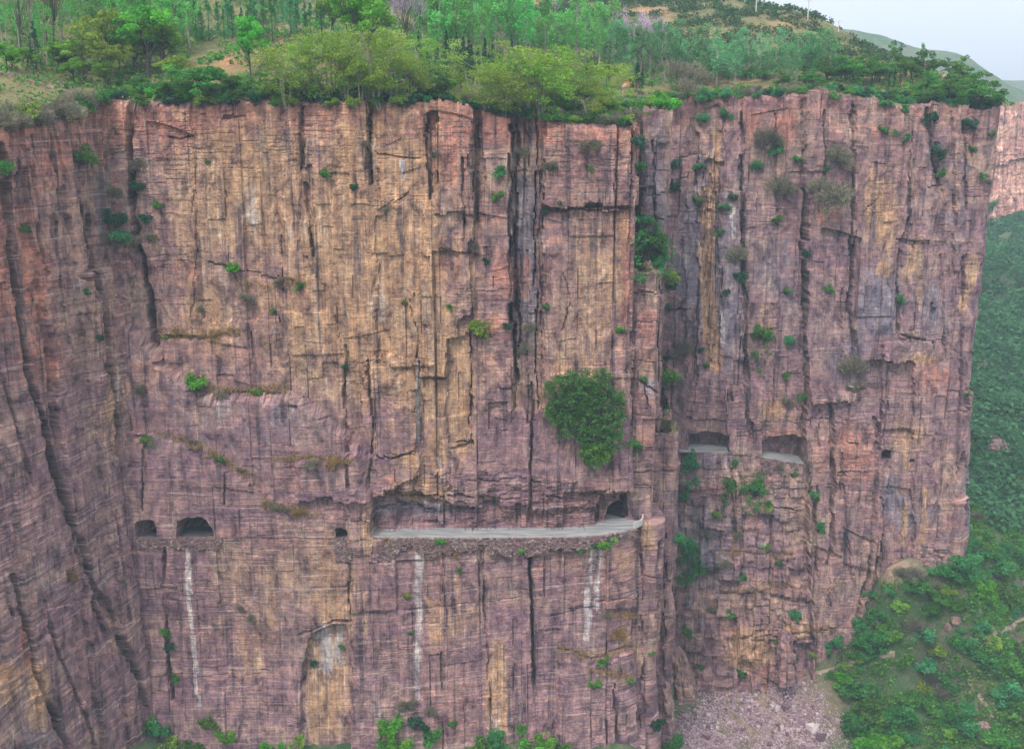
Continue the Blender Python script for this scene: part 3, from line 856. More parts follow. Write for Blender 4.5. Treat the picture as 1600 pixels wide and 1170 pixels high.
PLAN_LEFT = [(-140, 160), (-113, 218), (-90.5, 266)]
wall('cliff_left', PLAN_LEFT, lambda x, y: 0.5 if y < 210 else 0.19, -175, 0.21, left_coarse, left_paint, 23, lambda px, py, U, z: -0.20 * U * smooth(300, 900, py), nsm=9)

# ---- right cliff --------------------------------------------------
YR = 341.0
R_CR = [([(1158, 180), (1160, 400), (1166, 560), (1172, 690)], 4, 3.2), ([(1257, 160), (1256, 400), (1258, 600), (1257, 700)], 4.5, 4.0), ([(1331, 165), (1332, 340), (1330, 470), (1333, 560)], 3.5, 3.2),
        ([(1300, 630), (1302, 740), (1296, 850), (1298, 950)], 4, 2.8), ([(1418, 340), (1400, 400), (1402, 520)], 3, 1.8), ([(1452, 170), (1454, 250), (1475, 330)], 4, 2.2), ([(1488, 190), (1490, 320)], 3, 1.8),
        ([(1508, 190), (1510, 330)], 3, 1.8), ([(1420, 200), (1422, 340)], 2.2, 1.2), ([(1088, 250), (1090, 420), (1086, 600)], 3, 1.6), ([(1118, 300), (1120, 480)], 2.5, 1.4), ([(1130, 180), (1132, 300)], 2.5, 1.4),
        ([(1212, 180), (1213, 330)], 2, 1.0), ([(1285, 170), (1286, 300)], 2, 1.0), ([(1315, 450), (1316, 560)], 2.2, 1.2), ([(1365, 650), (1372, 720), (1362, 880), (1334, 1000)], 4, 2.6),
        ([(1505, 400), (1500, 700), (1488, 870)], 3, 1.8), ([(1470, 400), (1478, 560)], 2.5, 1.4), ([(1275, 760), (1277, 900)], 4, 2.2), ([(1225, 900), (1228, 1010)], 3, 1.8), ([(1140, 720), (1150, 840)], 3, 2),
        ([(1390, 560), (1386, 640)], 2.2, 1.2), ([(1412, 880), (1410, 780)], 2, 1), ([(1310, 750), (1335, 900)], 2, 1.2), ([(1280, 640), (1280, 700)], 2, 1.2)]
R_LEDGE = [([(1076, 656), (1136, 656)], 3, 2.0), ([(1240, 668), (1256, 668)], 2, 1.4), ([(1405, 375), (1432, 382)], 3, 1.6), ([(1400, 520), (1440, 532), (1480, 530)], 2.5, 1.2), ([(1264, 655), (1310, 662)], 2.2, 1.2),
           ([(1350, 330), (1375, 310)], 1.8, 1), ([(1452, 292), (1470, 290)], 2, 1), ([(1060, 245), (1100, 242)], 2, .9), ([(1065, 275), (1090, 276)], 2, .9), ([(1040, 483), (1075, 482)], 2.5, 1.6),
           ([(1270, 690), (1308, 696)], 2, 1), ([(1310, 740), (1365, 735)], 2, 1.2), ([(1190, 790), (1250, 800)], 2.5, 1.4), ([(1110, 860), (1240, 870)], 2.5, 1.6), ([(1120, 930), (1190, 925)], 2.5, 1.6), ([(1160, 1000), (1300, 985)], 2.5, 1.4)]
RZ_R = [(1060, at(1060, 702, YR)[2]), (1137, at(1137, 704, YR)[2]), (1190, at(1190, 711, YR)[2]), (1256, at(1256, 722, YR)[2]), (1300, at(1300, 731, YR)[2]), (1380, at(1380, 718, YR - 1)[2]), (1430, at(1430, 722, YR)[2])]
def road_z_right(px):
    return np.interp(px, [q[0] for q in RZ_R], [q[1] for q in RZ_R])

def right_coarse(px, py, wx, wy, U, z):
    d = np.zeros(px.shape)
    def panel(x0, x1, y0, y1, v):
        d[(wx >= x0) & (wx < x1) & (wy >= y0) & (wy < y1)] += v
    panel(1030, 1088, 0, 640, -1.5); panel(1070, 1088, 300, 640, 0.8); panel(1098, 1126, 250, 570, -1.4); panel(1108, 1114, 240, 560, 0.9); panel(1126, 1158, 0, 560, .6)
    panel(1160, 1256, 0, 640, -1.4); panel(1258, 1331, 0, 620, 2.2); panel(1331, 1420, 0, 560, 2.8); panel(1420, 1456, 0, 900, 1.4); panel(1456, 1488, 0, 560, .2)
    panel(1488, 1508, 0, 420, 1.2); panel(1508, 1600, 0, 300, .2); panel(1400, 1440, 372, 525, 1.0)
    setp(d, wx, wy, [(1258, 610), (1362, 600), (1372, 720), (1362, 880), (1334, 1010), (1330, 1200), (1258, 1200)], 3.6)
    setp(d, wx, wy, [(1310, 690), (1345, 680), (1372, 720), (1362, 880), (1310, 870)], 1.2)
    setp(d, wx, wy, [(1372, 530), (1480, 535), (1505, 560), (1488, 900), (1370, 900), (1375, 700)], 1.5)
    setp(d, wx, wy, [(1500, 610), (1600, 600), (1600, 720), (1500, 840)], 2.0)
    d += np.where(px > 1258, np.clip((wy - 650) * 0.012, 0, 5), 0)
    rz = road_z_right(px)
    # broken ground under the road windows
    lo = (px < 1258) & (z < rz)
    t = np.clip((rz - z) / 80, 0, 1.2)
    v, fc, i, fz = joints(U, z, 5.0, 6.0, 301, 0.9)
    v2, fc2, i2, fz2 = joints(U, z, 2.4, 2.6, 331, 0.9)
    lump = 2.4 * v + 1.0 * v2 + 1.6 * fbm(U / 8, z / 8, 302, 3)
    d += np.where(lo, 3.0 + 10 * t + lump * (0.35 + np.clip(t * 3, 0, 1)), 0)
    pier = inpoly(wx, wy, [(1138, 600), (1190, 600), (1190, 735), (1138, 735)]) | inpoly(wx, wy, [(1040, 560), (1074, 600), (1074, 730), (1040, 730)])
    d[pier & ~lo] = np.maximum(d[pier & ~lo], 3.4)
    d[(px > 1256) & (z > rz - 8) & (z < rz + 8) & (px < 1440)] = np.maximum(d[(px > 1256) & (z > rz - 8) & (z < rz + 8) & (px < 1440)], 3.6)
    return d

def right_paint(px, py, wx, wy, U, z):
    d = cracks(wx, wy, R_CR, px) + cracks(wx, wy, R_LEDGE)
    st = np.zeros(px.shape + (4,)); to = np.zeros(px.shape + (4,))
    st[..., 0] = np.maximum(streaks(wx, wy, [([(1118, 200), (1116, 300), (1108, 420)], 7, .9), ([(1108, 300), (1104, 450), (1112, 540), (1120, 570)], 13, 1.0), ([(1430, 380), (1420, 430)], 10, .8), ([(1440, 390), (1436, 480)], 5, .6),
                                             ([(1445, 770), (1440, 850)], 5, 1.0), ([(1418, 680), (1420, 730)], 5, .9), ([(1520, 400), (1515, 440), (1500, 480)], 8, .7), ([(1415, 790), (1412, 850)], 4, .6)]),
                            blobs(px, py, [(1375, 330, 30, 70, .8), (1380, 420, 14, 16, .9), (1210, 640, 40, 30, .6), (1170, 1010, 40, 40, 1.0), (1250, 985, 60, 14, .8), (1200, 500, 30, 80, .4), (1440, 560, 40, 12, .6), (1420, 680, 40, 40, .5), (1130, 760, 40, 50, .4)]))
    st[..., 1] = streaks(wx, wy, [([(1145, 330), (1147, 370)], 3, .7), ([(1160, 250), (1158, 300)], 2.5, .6), ([(1127, 480), (1130, 540)], 6, .5), ([(1132, 700), (1140, 760)], 4, .5), ([(1385, 740), (1386, 780)], 8, .4), ([(1330, 380), (1335, 480)], 10, .3)])
    st[..., 2] = streaks(wx, wy, [([(1257, 300), (1258, 690)], 4, .8), ([(1160, 240), (1168, 600)], 4, .7), ([(1332, 260), (1331, 560)], 3, .7), ([(1062, 520), (1060, 660)], 14, .5), ([(1455, 180), (1456, 260)], 9, .5), ([(1150, 560), (1168, 640)], 12, .35)])
    to[..., 0] = np.maximum(blobs(px, py, [(1225, 195, 30, 40, 1.0), (1180, 200, 20, 40, .8), (1300, 200, 40, 40, .5), (1380, 200, 40, 50, .5), (1330, 710, 50, 60, .8), (1280, 720, 20, 60, .6), (1450, 590, 50, 40, .7), (1290, 340, 30, 20, .7), (1105, 680, 30, 30, .5),
                                           (1225, 680, 40, 20, .7), (1300, 880, 60, 50, .4), (1180, 760, 80, 60, .4), (1190, 1050, 60, 20, .6), (1545, 650, 14, 50, .7)]), smooth(260, 170, py) * .45)
    to[..., 1] = 0.45 + 0.4 * smooth(280, 420, py) * smooth(760, 600, py)
    to[..., 2] = blobs(px, py, [(1100, 400, 60, 160, .8), (1140, 480, 30, 120, .8), (1370, 470, 40, 70, .9), (1330, 560, 60, 60, .6), (1210, 430, 50, 120, .55), (1450, 480, 40, 60, .6), (1480, 300, 60, 120, .4), (1420, 800, 60, 60, .5), (1100, 850, 60, 100, .7), (1110, 720, 40, 40, .6), (1200, 800, 50, 60, .4), (1390, 780, 20, 50, .8), (1530, 800, 40, 100, .6)])
    st[..., 3] = np.maximum(blobs(px, py, [(1440, 620, 70, 60, .9), (1310, 400, 40, 100, .5), (1320, 760, 60, 80, .6), (1210, 420, 50, 120, .4)]), .25)
    rk = np.full(px.shape, 0.95)
    def holes(d, U, z, qx, qy):
        rz = road_z_right(qx) - 0.15
        def hole(pts, dep, jit=2.0, floor=True):
            x = qx + jit * vn(U / 1.2, z / 1.2, 91); y = qy + jit * vn(U / 1.2, z / 1.2, 92)
            m = inpoly(x, y, pts)
            if floor:
                m &= z > rz
            d[m] = -dep + 0.5 * vn(U[m] / 2, z[m] / 2, 93)
        hole([(1074, 690), (1074, 656), (1135, 656), (1136, 690)], 0.4)
        hole([(1075, 740), (1076, 680), (1100, 674), (1125, 677), (1137, 682), (1138, 740)], 6.5)
        hole([(1190, 760), (1191, 690), (1205, 682), (1240, 678), (1254, 684), (1256, 760)], 6.5)
        hole([(1296, 736), (1297, 716), (1303, 716), (1304, 736)], 7, 1, False)
        hole([(1377, 719), (1377, 703), (1393, 704), (1393, 719)], 8, 1, False)
        hole([(1421, 723), (1423, 717), (1429, 718), (1430, 723)], 6, 1, False)
        return d
    return d, st, to, rk, holes

XE = 146.0
PLAN_RIGHT = [(30, 349), (50, 345), (70, YR), (XE - 2, YR - 1), (XE, YR + 0.5), (XE + 2, YR + 4), (XE + 4, 385), (XE + 2, 450), (118, 560), (130, 700)]
wall('cliff_right', PLAN_RIGHT, lambda x, y: 0.24 if y < 350 else (0.6 if y < 400 else 2.0), -196, 0.23, right_coarse, right_paint, 37, nsm=9)

# ---- far cliff across the side valley -------------------------------
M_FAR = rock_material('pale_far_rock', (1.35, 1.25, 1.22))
def far_top(x, y):
    return np.asarray(x) * 0 + 9.0 + 3.0 * fbm(np.asarray(x) / 40, np.asarray(y) / 40, 71, 3)
def far_coarse(px, py, wx, wy, U, z):
    d = 5 * fbm(U / 25, z / 60, 81, 3)
    v, fc, i, fz = joints(U, z, 14, 22, 83); d = d + 4 * v
    return d - np.where(z > -22, 3, 0) - np.clip((z + 60) * 0.05, -2, 4)
def far_paint(px, py, wx, wy, U, z):
    st = np.zeros(px.shape + (4,)); to = np.zeros(px.shape + (4,))
    to[..., 0] = 0.5
    st[..., 1] = 0.35
    return np.zeros(px.shape), st, to, np.full(px.shape, 1.0), None
wall('far_cliff', [(240, 850), (345, 812), (430, 800), (640, 740), (900, 700)], lambda x, y: 1.0, -130, 1.0, far_coarse, far_paint, 57, topfn=far_top, mat=M_FAR, rough=1.6)

# ------------------------------------------------------------------ ground sheets
POLY_TOP = [(-140, 160), (-91.5, 263.5), (XR - 1.5, 269), (XR - 1.5, 352), (60, 345), (XE - 1, YR + 1), (XE + 2, 385), (XE, 450), (116, 560), (128, 700), (170, 950), (-900, 950), (-900, 160)]
gx = np.concatenate([np.arange(-900, -140, 12), np.arange(-140, 180, 1.6)])
gy = np.concatenate([np.arange(160, 420, 1.6), np.arange(420, 640, 4), np.arange(640, 950, 14)])
GX, GY = np.meshgrid(gx, gy)
GZ = TOP(GX, GY)
Q = grid_quads(len(gy), len(gx))
V = np.stack([GX, GY, GZ], -1).reshape(-1, 3)
cen = V[Q].mean(1)
edge = np.ones(len(cen), bool)
for ex, ey in ((2.5, 0), (-2.5, 0), (0, 2.5), (0, -4.5)):
    edge &= inpoly(cen[:, 0] + ex, cen[:, 1] + ey, POLY_TOP)
qx, qy, _ = project(GX, GY, GZ)
bare = blobs(qx, qy, [(362, 96, 22, 9, 1.3), (422, 88, 18, 9, 1.3), (330, 108, 60, 8, .6), (1395, 112, 26, 10, 1.4), (1425, 124, 26, 8, 1.4), (1300, 92, 14, 8, 1.0), (1345, 100, 40, 8, .9),
                      (450, 65, 30, 20, .55), (530, 100, 24, 6, 1.0), (960, 118, 20, 16, .9), (1010, 20, 40, 16, .9), (840, 8, 40, 10, .9), (1060, 40, 50, 10, .6), (1105, 128, 90, 6, .5), (130, 110, 80, 6, .7), (1230, 40, 30, 14, .4),
                      (1120, 70, 30, 12, .5), (1000, 50, 20, 14, .7), (1150, 140, 120, 6, .6)])
me = mesh_np('plateau', V, Q[edge], [M_TOP], vattr={'bare': ('FLOAT', bare)})
struct('hill_ground', me)

# valley and far ground in one sheet
def axis(a0, a1, fine0, fine1, f, c):
    return np.concatenate([np.arange(a0, fine0, c), np.arange(fine0, fine1, f), np.arange(fine1, a1 + c, c)])
vx = axis(-1500, 1800, -140, 480, 2.5, 50)
vy = axis(-900, 2000, 190, 840, 2.5, 50)
VX, VY = np.meshgrid(vx, vy)
VZ = VAL(VX, VY)
# ranges of hills round the horizon
far = smooth(900, 1450, np.hypot(VX - 150, VY - 500))
VZ = VZ * (1 - far) + far * (30 + 50 * fbm(VX / 320, VY / 320, 33, 4))
qx, qy, _ = project(VX, np.maximum(VY, 1), VZ)
bare = blobs(qx, qy, [(1200, 1110, 110, 60, 1.0), (1400, 887, 40, 16, 1.5), (1440, 886, 40, 10, 1.0), (1540, 1090, 12, 40, .5), (1450, 985, 30, 14, .5), (1560, 690, 14, 24, 1.0)]) * (VY > 200)
me = mesh_np('valley', np.stack([VX, VY, VZ], -1).reshape(-1, 3), grid_quads(len(vy), len(vx)), [M_VAL], vattr={'bare': ('FLOAT', bare)})
struct('valley_ground', me)

# hazy hills behind the end of the cliff: ridge that falls to the right
hx = np.linspace(100, 1700, 160); hy = np.linspace(1250, 1900, 50)
HX, HY = np.meshgrid(hx, hy)
ppx = 800 + F * HX / (1500 * CP)
rid = np.interp(ppx, [1100, 1300, 1362, 1400, 1480, 1520, 1560, 1600, 1700, 2200], [60, 58, 64, 80, 92, 116, 138, 151, 150, 120])
zr = 1500 * np.tan(np.arctan((183 - rid) / F))
prof = np.exp(-((HY - 1500) / 180) ** 2)
HZ = -60 + (zr + 60) * prof + 10 * fbm(HX / 60, HY / 60, 43, 4) * prof
me = mesh_np('far_hill', np.stack([HX, HY, HZ], -1).reshape(-1, 3), grid_quads(50, 160), [M_VAL], vattr={'bare': ('FLOAT', np.zeros(HX.shape))})
struct('far_hills', me)

# ------------------------------------------------------------------ road, kerb, dry-stone walls
def road_material(name):
    m, t = new_mat(name)
    g = N(t)
    p = g.pos()
    n1 = g.noise(g.mul(p, (0.15, 1.1, 1)), 1.0, 4, 0.6)
    n2 = g.noise(p, 3.0, 4, 0.7)
    col = g.ramp(n1, [(0.35, (0.17, 0.175, 0.19)), (0.5, (0.26, 0.265, 0.275)), (0.65, (0.35, 0.34, 0.32))])
    col = g.mix(0.5, col, g.ramp(n2, [(0.3, (0.7, 0.7, 0.7)), (0.7, (1.15, 1.15, 1.15))]), 'MULTIPLY')
    g.out(col, 0.85, n2, 0.3, 0.05)
    return m
M_ROAD = road_material('worn_concrete')
M_CONC = plain_material('pale_concrete', (0.24, 0.23, 0.215), (0.42, 0.40, 0.375), 1.5, 0.9, 0.3)

def ribbon(name, A, B, mat, thick=0.35):
    A = np.array(A, float); B = np.array(B, float); n = len(A)
    dn = np.array([0, 0, thick])
    V = np.concatenate([A, B, A - dn, B - dn])
    Qs = []
    for i in range(n - 1):
        Qs += [[i, i + 1, n + i + 1, n + i], [2 * n + i, 3 * n + i, 3 * n + i + 1, 2 * n + i + 1],
               [i, 2 * n + i, 2 * n + i + 1, i + 1], [n + i, n + i + 1, 3 * n + i + 1, 3 * n + i]]
    return struct(name, mesh_np(name, V, np.array(Qs), [mat]))

RZ = ROAD_Z + 0.12
outer = [(-116, 259.4), (-60, 259.2), (X_at(545, 259, ROAD_Z), 259.0), (X_at(580, 259, ROAD_Z), 258.2), (X_at(600, 258, ROAD_Z), 257.7), (X_at(700, 258, ROAD_Z), 257.7), (X_at(830, 258, ROAD_Z), 257.8), (X_at(900, 258, ROAD_Z), 258.2),
         (X_at(945, 259, ROAD_Z), 259.6), (X_at(975, 261, ROAD_Z), 261.8), (X_at(994, 264, ROAD_Z), 264.4), (X_at(1004, 266.6, ROAD_Z), 266.6), (X_at(1005, 269, ROAD_Z), 269.2), (XR - 0.3, 271), (XR - 0.6, 278), (XR - 1.5, 310), (XR - 1, 348)]
inner = [(-116, 265), (-60, 265), (X_at(545, 265, ROAD_Z), 265), (X_at(580, 265, ROAD_Z), 264.5), (X_at(600, 265, ROAD_Z), 264.4), (X_at(700, 265, ROAD_Z), 264.4), (X_at(830, 264, ROAD_Z), 264.4), (X_at(880, 265, ROAD_Z), 264.8),
         (X_at(908, 266, ROAD_Z), 266.0), (X_at(926, 267, ROAD_Z), 267.4), (X_at(936, 269, ROAD_Z), 269.4), (X_at(941, 272, ROAD_Z), 272), (X_at(944, 275, ROAD_Z), 275), (X_at(946, 282, ROAD_Z), 282), (X_at(947, 290, ROAD_Z), 290), (22.5, 312), (23, 350)]
M_ROAD_SHADE = plain_material('shaded_tunnel_road', (0.035, 0.037, 0.042), (0.075, 0.077, 0.082), .8, .8)  # same concrete inside the tunnels, their unlit darkness put into the colour
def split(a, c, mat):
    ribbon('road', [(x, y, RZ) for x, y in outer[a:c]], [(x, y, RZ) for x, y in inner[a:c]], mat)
split(0, 4, M_ROAD_SHADE); split(3, 13, M_ROAD); split(12, len(outer), M_ROAD_SHADE)
assert len(outer) == len(inner)
pxs = [1062, 1080, 1100, 1137, 1165, 1190, 1225, 1256, 1300, 1380, 1432]
ribbon('road', [(X_at(q, 338.4, road_z_right(q)), 338.9, float(road_z_right(q)) + 0.05) for q in pxs], [(X_at(q, 347, road_z_right(q)), 348, float(road_z_right(q)) + 0.05) for q in pxs], M_ROAD)
kb = MB()
kp = [(x, y) for x, y in outer if y < 264 and x > X_at(570, 258, ROAD_Z)]
for (x1, y1), (x2, y2) in zip(kp[:-1], kp[1:]):
    L = math.hypot(x2 - x1, y2 - y1)
    n = max(1, int(L / 2.4))
    for k in range(n):
        t = (k + 0.5) / n
        kb.box((x1 + (x2 - x1) * t, y1 + (y2 - y1) * t + 0.15, RZ + 0.10 + random.uniform(-.02, .02)), (L / n - 0.03, 0.32, 0.28), math.atan2(y2 - y1, x2 - x1))
o = link(bpy.data.objects.new('kerb', kb.mesh('kerb', [M_CONC]))); o['kind'] = 'structure'
# white guard wall where the road bends into the tunnel
gw = MB()
gp = [(X_at(990, 264, ROAD_Z), 263.9), (X_at(997, 265, ROAD_Z), 265.1), (X_at(1002, 266.4, ROAD_Z), 266.5), (X_at(1004, 268, ROAD_Z), 268.0), (X_at(1004.5, 270, ROAD_Z), 270.2)]
for (x1, y1), (x2, y2) in zip(gp[:-1], gp[1:]):
    gw.box(((x1 + x2) / 2, (y1 + y2) / 2, RZ + 0.75), (math.hypot(x2 - x1, y2 - y1) + 0.06, 0.4, 1.5), math.atan2(y2 - y1, x2 - x1), 0.97)
o = link(bpy.data.objects.new('guard_wall', gw.mesh('guard_wall', [plain_material('whitewash', (0.34, 0.33, 0.31), (0.54, 0.52, 0.49), 1.2)])))
tag(o, 'short white guard wall curving round the road bend by the tunnel mouth', 'wall')

def rubble_material(name):
    m, t = new_mat(name)
    g = N(t)
    r = g.attr('rnd').outputs['Fac']
    n = g.noise(g.pos(), 2.5, 4, 0.7)
    col = g.ramp(r, [(0.0, (0.09, 0.055, 0.065)), (0.3, (0.18, 0.11, 0.115)), (0.6, (0.24, 0.16, 0.15)), (0.85, (0.14, 0.11, 0.125)), (1.0, (0.36, 0.29, 0.26))])
    col = g.mix(0.7, col, g.ramp(n, [(0.3, (0.65, 0.65, 0.65)), (0.7, (1.25, 1.22, 1.2))]), 'MULTIPLY')
    g.out(col, 0.95, n, 0.6, 0.15, 0.1)
    return m
M_RUB = rubble_material('loose_stone')

def dry_wall(x0, x1, yfront, ztop, hfun, label, ystep=None):
    """wall of fitted stones: staggered rough blocks in uneven courses"""
    V = []; Qs = []; rn = []
    def stone(cx, cy, cz, sx, sy, sz):
        n = len(V)
        for dz_ in (-1, 1):
            for dx_, dy_ in ((-1, -1), (1, -1), (1, 1), (-1, 1)):
                V.append((cx + dx_ * sx * random.uniform(.40, .5), cy + dy_ * sy * random.uniform(.38, .5), cz + dz_ * sz * random.uniform(.40, .5)))
        Qs.extend([[n + k for k in q] for q in ((0, 3, 2, 1), (4, 5, 6, 7), (0, 1, 5, 4), (1, 2, 6, 5), (2, 3, 7, 6), (3, 0, 4, 7))])
        rn.extend([random.random()] * 8)
    x = x0
    depth = 0
    hmax = max(hfun(x0 + (x1 - x0) * k / 30) for k in range(31))
    z = 0.0
    while z < hmax:
        ch = random.uniform(.28, .48)
        x = x0 + random.uniform(-.3, 0)
        while x < x1:
            sx = random.uniform(.35, .85)
            if z < hfun(x) + random.uniform(-.5, .3):
                zt = ztop(x) if callable(ztop) else ztop
                yf = yfront(x) if callable(yfront) else yfront
                stone(x + sx / 2, yf - 0.06 * z + 0.95 + random.uniform(-.12, .12), zt - z - ch / 2, sx, 1.6, ch)
            x += sx
        z += ch
    me = mesh_np('retaining_wall', np.array(V), np.array(Qs), [M_RUB], vattr={'rnd': ('FLOAT', np.array(rn))})
    o = link(bpy.data.objects.new('retaining_wall', me))
    return tag(o, label, 'wall', 'dry stone walls under the road')
xa, xb = X_at(584, 257, ROAD_Z), X_at(998, 258, ROAD_Z)
def h_notch(x):
    q = 800 + F * x / 281
    return float(np.interp(q, [580, 600, 640, 700, 760, 820, 870, 920, 960, 1000], [5.6, 6.4, 2.6, 4.4, 3.0, 5.2, 2.6, 1.8, 1.4, .8]) + 3.0 * vn(x / 3.0, 4.0, 9) + 1.4 * vn(x / 1.1, 3.0, 8))
dry_wall(xa, xb, lambda x: float(np.interp(x, [p[0] for p in outer[3:11]], [p[1] for p in outer[3:11]])) - 0.75, RZ - 0.1, h_notch, 'long rubble stone wall carrying the open stretch of road above the main cliff')
dry_wall(X_at(214, 258, ROAD_Z), X_at(345, 258, ROAD_Z), 256.9, RZ - 0.1, lambda x: 2.6 + 1.6 * vn(x / 4, 2, 3), 'low rubble wall under the two dark tunnel windows at the left')
dry_wall(X_at(524, 258, ROAD_Z), X_at(544, 258, ROAD_Z), 257.0, RZ - 0.1, lambda x: 6.0, 'narrow rubble infill below the small tunnel window beside the pillar')
dry_wall(X_at(1190, 338, -107), X_at(1256, 338, -110), 337.3, lambda x: float(road_z_right(800 + F * x / 355)) - 0.05, lambda x: 4.5 + 2 * vn(x / 3, 1, 4), 'rubble wall under the second road window on the far cliff')

# ------------------------------------------------------------------ foliage builders
def leaf_quads(C, size, r, up=0.35, aspect=0.6):
    n = len(C)
    a = r.normal(size=(n, 3)); a[:, 2] *= (1 - up)
    a /= np.linalg.norm(a, axis=1)[:, None]
    b = np.cross(a, r.normal(size=(n, 3)))
    b /= np.linalg.norm(b, axis=1)[:, None] + 1e-9
    s = (size * r.uniform(0.6, 1.35, n))[:, None]
    V = np.stack([C - a * s, C - b * s * aspect, C + a * s, C + b * s * aspect], 1).reshape(-1, 3)
    Qs = np.arange(4 * n).reshape(n, 4)
    return V, Qs

def blob_pts(cl, n, r, shell=0.5):
    """points in an ellipsoid clump (x, y, z, rx, ry, rz)"""
    v = r.normal(size=(n, 3)); v /= np.linalg.norm(v, axis=1)[:, None]
    rad = r.uniform(0, 1, n) ** (1 / 3)
    rad = rad * (1 - shell) + shell * r.uniform(0.75, 1.05, n)
    return np.array(cl[:3]) + v * rad[:, None] * np.array(cl[3:6])

def crown_mesh(name, clumps, per, size, r, mat, up=0.35, aspect=0.6, shell=0.5):
    Vs = []; rn = []
    for cl in clumps:
        k = max(6, int(per * r.uniform(0.6, 1.3)))
        V, _ = leaf_quads(blob_pts(cl, k, r, shell), size, r, up, aspect)
        Vs.append(V)
        rn.append(np.repeat(np.clip(r.uniform(0.15, 0.85) * 0.55 + r.uniform(0, 1, k) * 0.45, 0, 1), 4))
    V = np.concatenate(Vs)
    return mesh_np(name, V, np.arange(len(V)).reshape(-1, 4), [mat], vattr={'rnd': ('FLOAT', np.concatenate(rn))})

def limb(mb, p0, p1, r0, r1, r, bend=0.12, n=4):
    p0 = np.array(p0, float); p1 = np.array(p1, float)
    L = np.linalg.norm(p1 - p0)
    pts = []
    off = r.normal(size=3) * L * bend
    for k in range(n + 1):
        t = k / n
        pts.append(tuple(p0 + (p1 - p0) * t + off * math.sin(math.pi * t)))
    mb.tube(pts, [r0 + (r1 - r0) * k / n for k in range(n + 1)], 5)
    return pts

# every prototype is 10 m tall and stands on its own origin
def proto_broadleaf(seed, leaf, wide=4.6, per=135, size=0.21, lo=3.2):
    r = np.random.default_rng(seed); mb = MB(); cl = []
    top = limb(mb, (0, 0, -0.6), (r.normal() * .3, r.normal() * .3, 4.2), 0.26, 0.16, r, 0.04)[-1]
    for k in range(9):
        th = 2 * math.pi * (k / 9) + r.uniform(-.3, .3)
        e = r.uniform(0.15, 1.0)
        R_ = wide * (0.95 - 0.55 * e) * r.uniform(.75, 1.05)
        p = (R_ * math.cos(th), R_ * math.sin(th), lo + 1.2 + (8.6 - lo - 1.2) * e + r.uniform(-.4, .4))
        st = (top[0] * .8, top[1] * .8, r.uniform(2.2, 4.2))
        pts = limb(mb, st, p, 0.11, 0.035, r, 0.10)
        for q in range(3):
            d = r.normal(size=3) * np.array([1.1, 1.1, .6])
            c = np.array(p) + d
            rr = r.uniform(.75, 1.3)
            cl.append((c[0], c[1], min(c[2], 9.4), rr, rr, rr * .62))
        mid = pts[2]
        rr = r.uniform(.6, .95)
        cl.append((mid[0] + r.normal() * .5, mid[1] + r.normal() * .5, mid[2] + .5, rr, rr, rr * .6))
    return mb.mesh('trunk', [M_BARK]), crown_mesh('crown', cl, per, size, r, leaf)

def proto_robinia(seed, leaf, stems=3):
    r = np.random.default_rng(seed); mb = MB(); cl = []
    for s_ in range(stems):
        th = r.uniform(0, 6.28); lean = r.uniform(.5, 1.8)
        fork = (lean * math.cos(th), lean * math.sin(th), r.uniform(4.2, 6))
        limb(mb, (0.25 * math.cos(th), 0.25 * math.sin(th), -0.6), fork, 0.13, 0.09, r, 0.06)
        for k in range(7):
            t2 = th + r.uniform(-1.6, 1.6)
            R_ = r.uniform(.8, 3.0)
            p = (fork[0] + R_ * math.cos(t2), fork[1] + R_ * math.sin(t2), r.uniform(3.2, 9.8) - R_ * .25)
            limb(mb, fork, p, 0.06, 0.02, r, 0.12)
            for q in range(2):
                rr = r.uniform(.8, 1.6)
                cl.append((p[0] + r.normal() * .8, p[1] + r.normal() * .8, min(9.6, p[2] + r.normal() * .8), rr, rr, rr * r.uniform(.3, .7)))
    return mb.mesh('trunk', [M_PALE]), crown_mesh('crown', cl, 78, 0.155, r, leaf, 0.45, 0.6, 0.15)

def proto_poplar(seed, leaf, rad=1.6, per=44, lo=2.2, bark=None):
    r = np.random.default_rng(seed); mb = MB(); cl = []
    limb(mb, (0, 0, -0.6), (r.normal() * .2, r.normal() * .2, 9.6), 0.15, 0.03, r, 0.02, 6)
    for k in range(38):
        z = r.uniform(lo, 8.6); th = r.uniform(0, 6.28)
        R_ = rad * r.uniform(.35, 1.0) * (1.05 - 0.65 * abs((z - 5) / 5))
        p = (R_ * math.cos(th), R_ * math.sin(th), z + r.uniform(.7, 1.5))
        if k % 2 == 0:
            limb(mb, (0, 0, z), p, 0.04, 0.012, r, 0.05, 2)
        cl.append((p[0], p[1], min(p[2], 9.7), .42, .42, .75))
    cl.append((0, 0, 9.5, .3, .3, .6))
    return mb.mesh('trunk', [bark or M_PALE]), crown_mesh('crown', cl, per, 0.14, r, leaf, 0.1, 0.6, 0.15)

def proto_conifer(seed, leaf, rad=1.5):
    r = np.random.default_rng(seed); mb = MB(); cl = []
    limb(mb, (0, 0, -0.6), (0, 0, 9.7), 0.16, 0.03, r, 0.01, 4)
    for k in range(60):
        t = r.uniform(0, 1) ** 0.8
        z = 0.7 + 9.0 * t; th = r.uniform(0, 6.28)
        R_ = rad * (1 - t) ** 0.75 * r.uniform(.35, 1.0)
        s_ = 0.28 + 0.5 * (1 - t)
        cl.append((R_ * math.cos(th), R_ * math.sin(th), z - .2 * R_, s_, s_, s_ * .9))
    cl.append((0, 0, 9.7, .14, .14, .4))
    return mb.mesh('trunk', [M_BARK]), crown_mesh('crown', cl, 34, 0.17, r, leaf, 0.2, 0.4, 0.4)

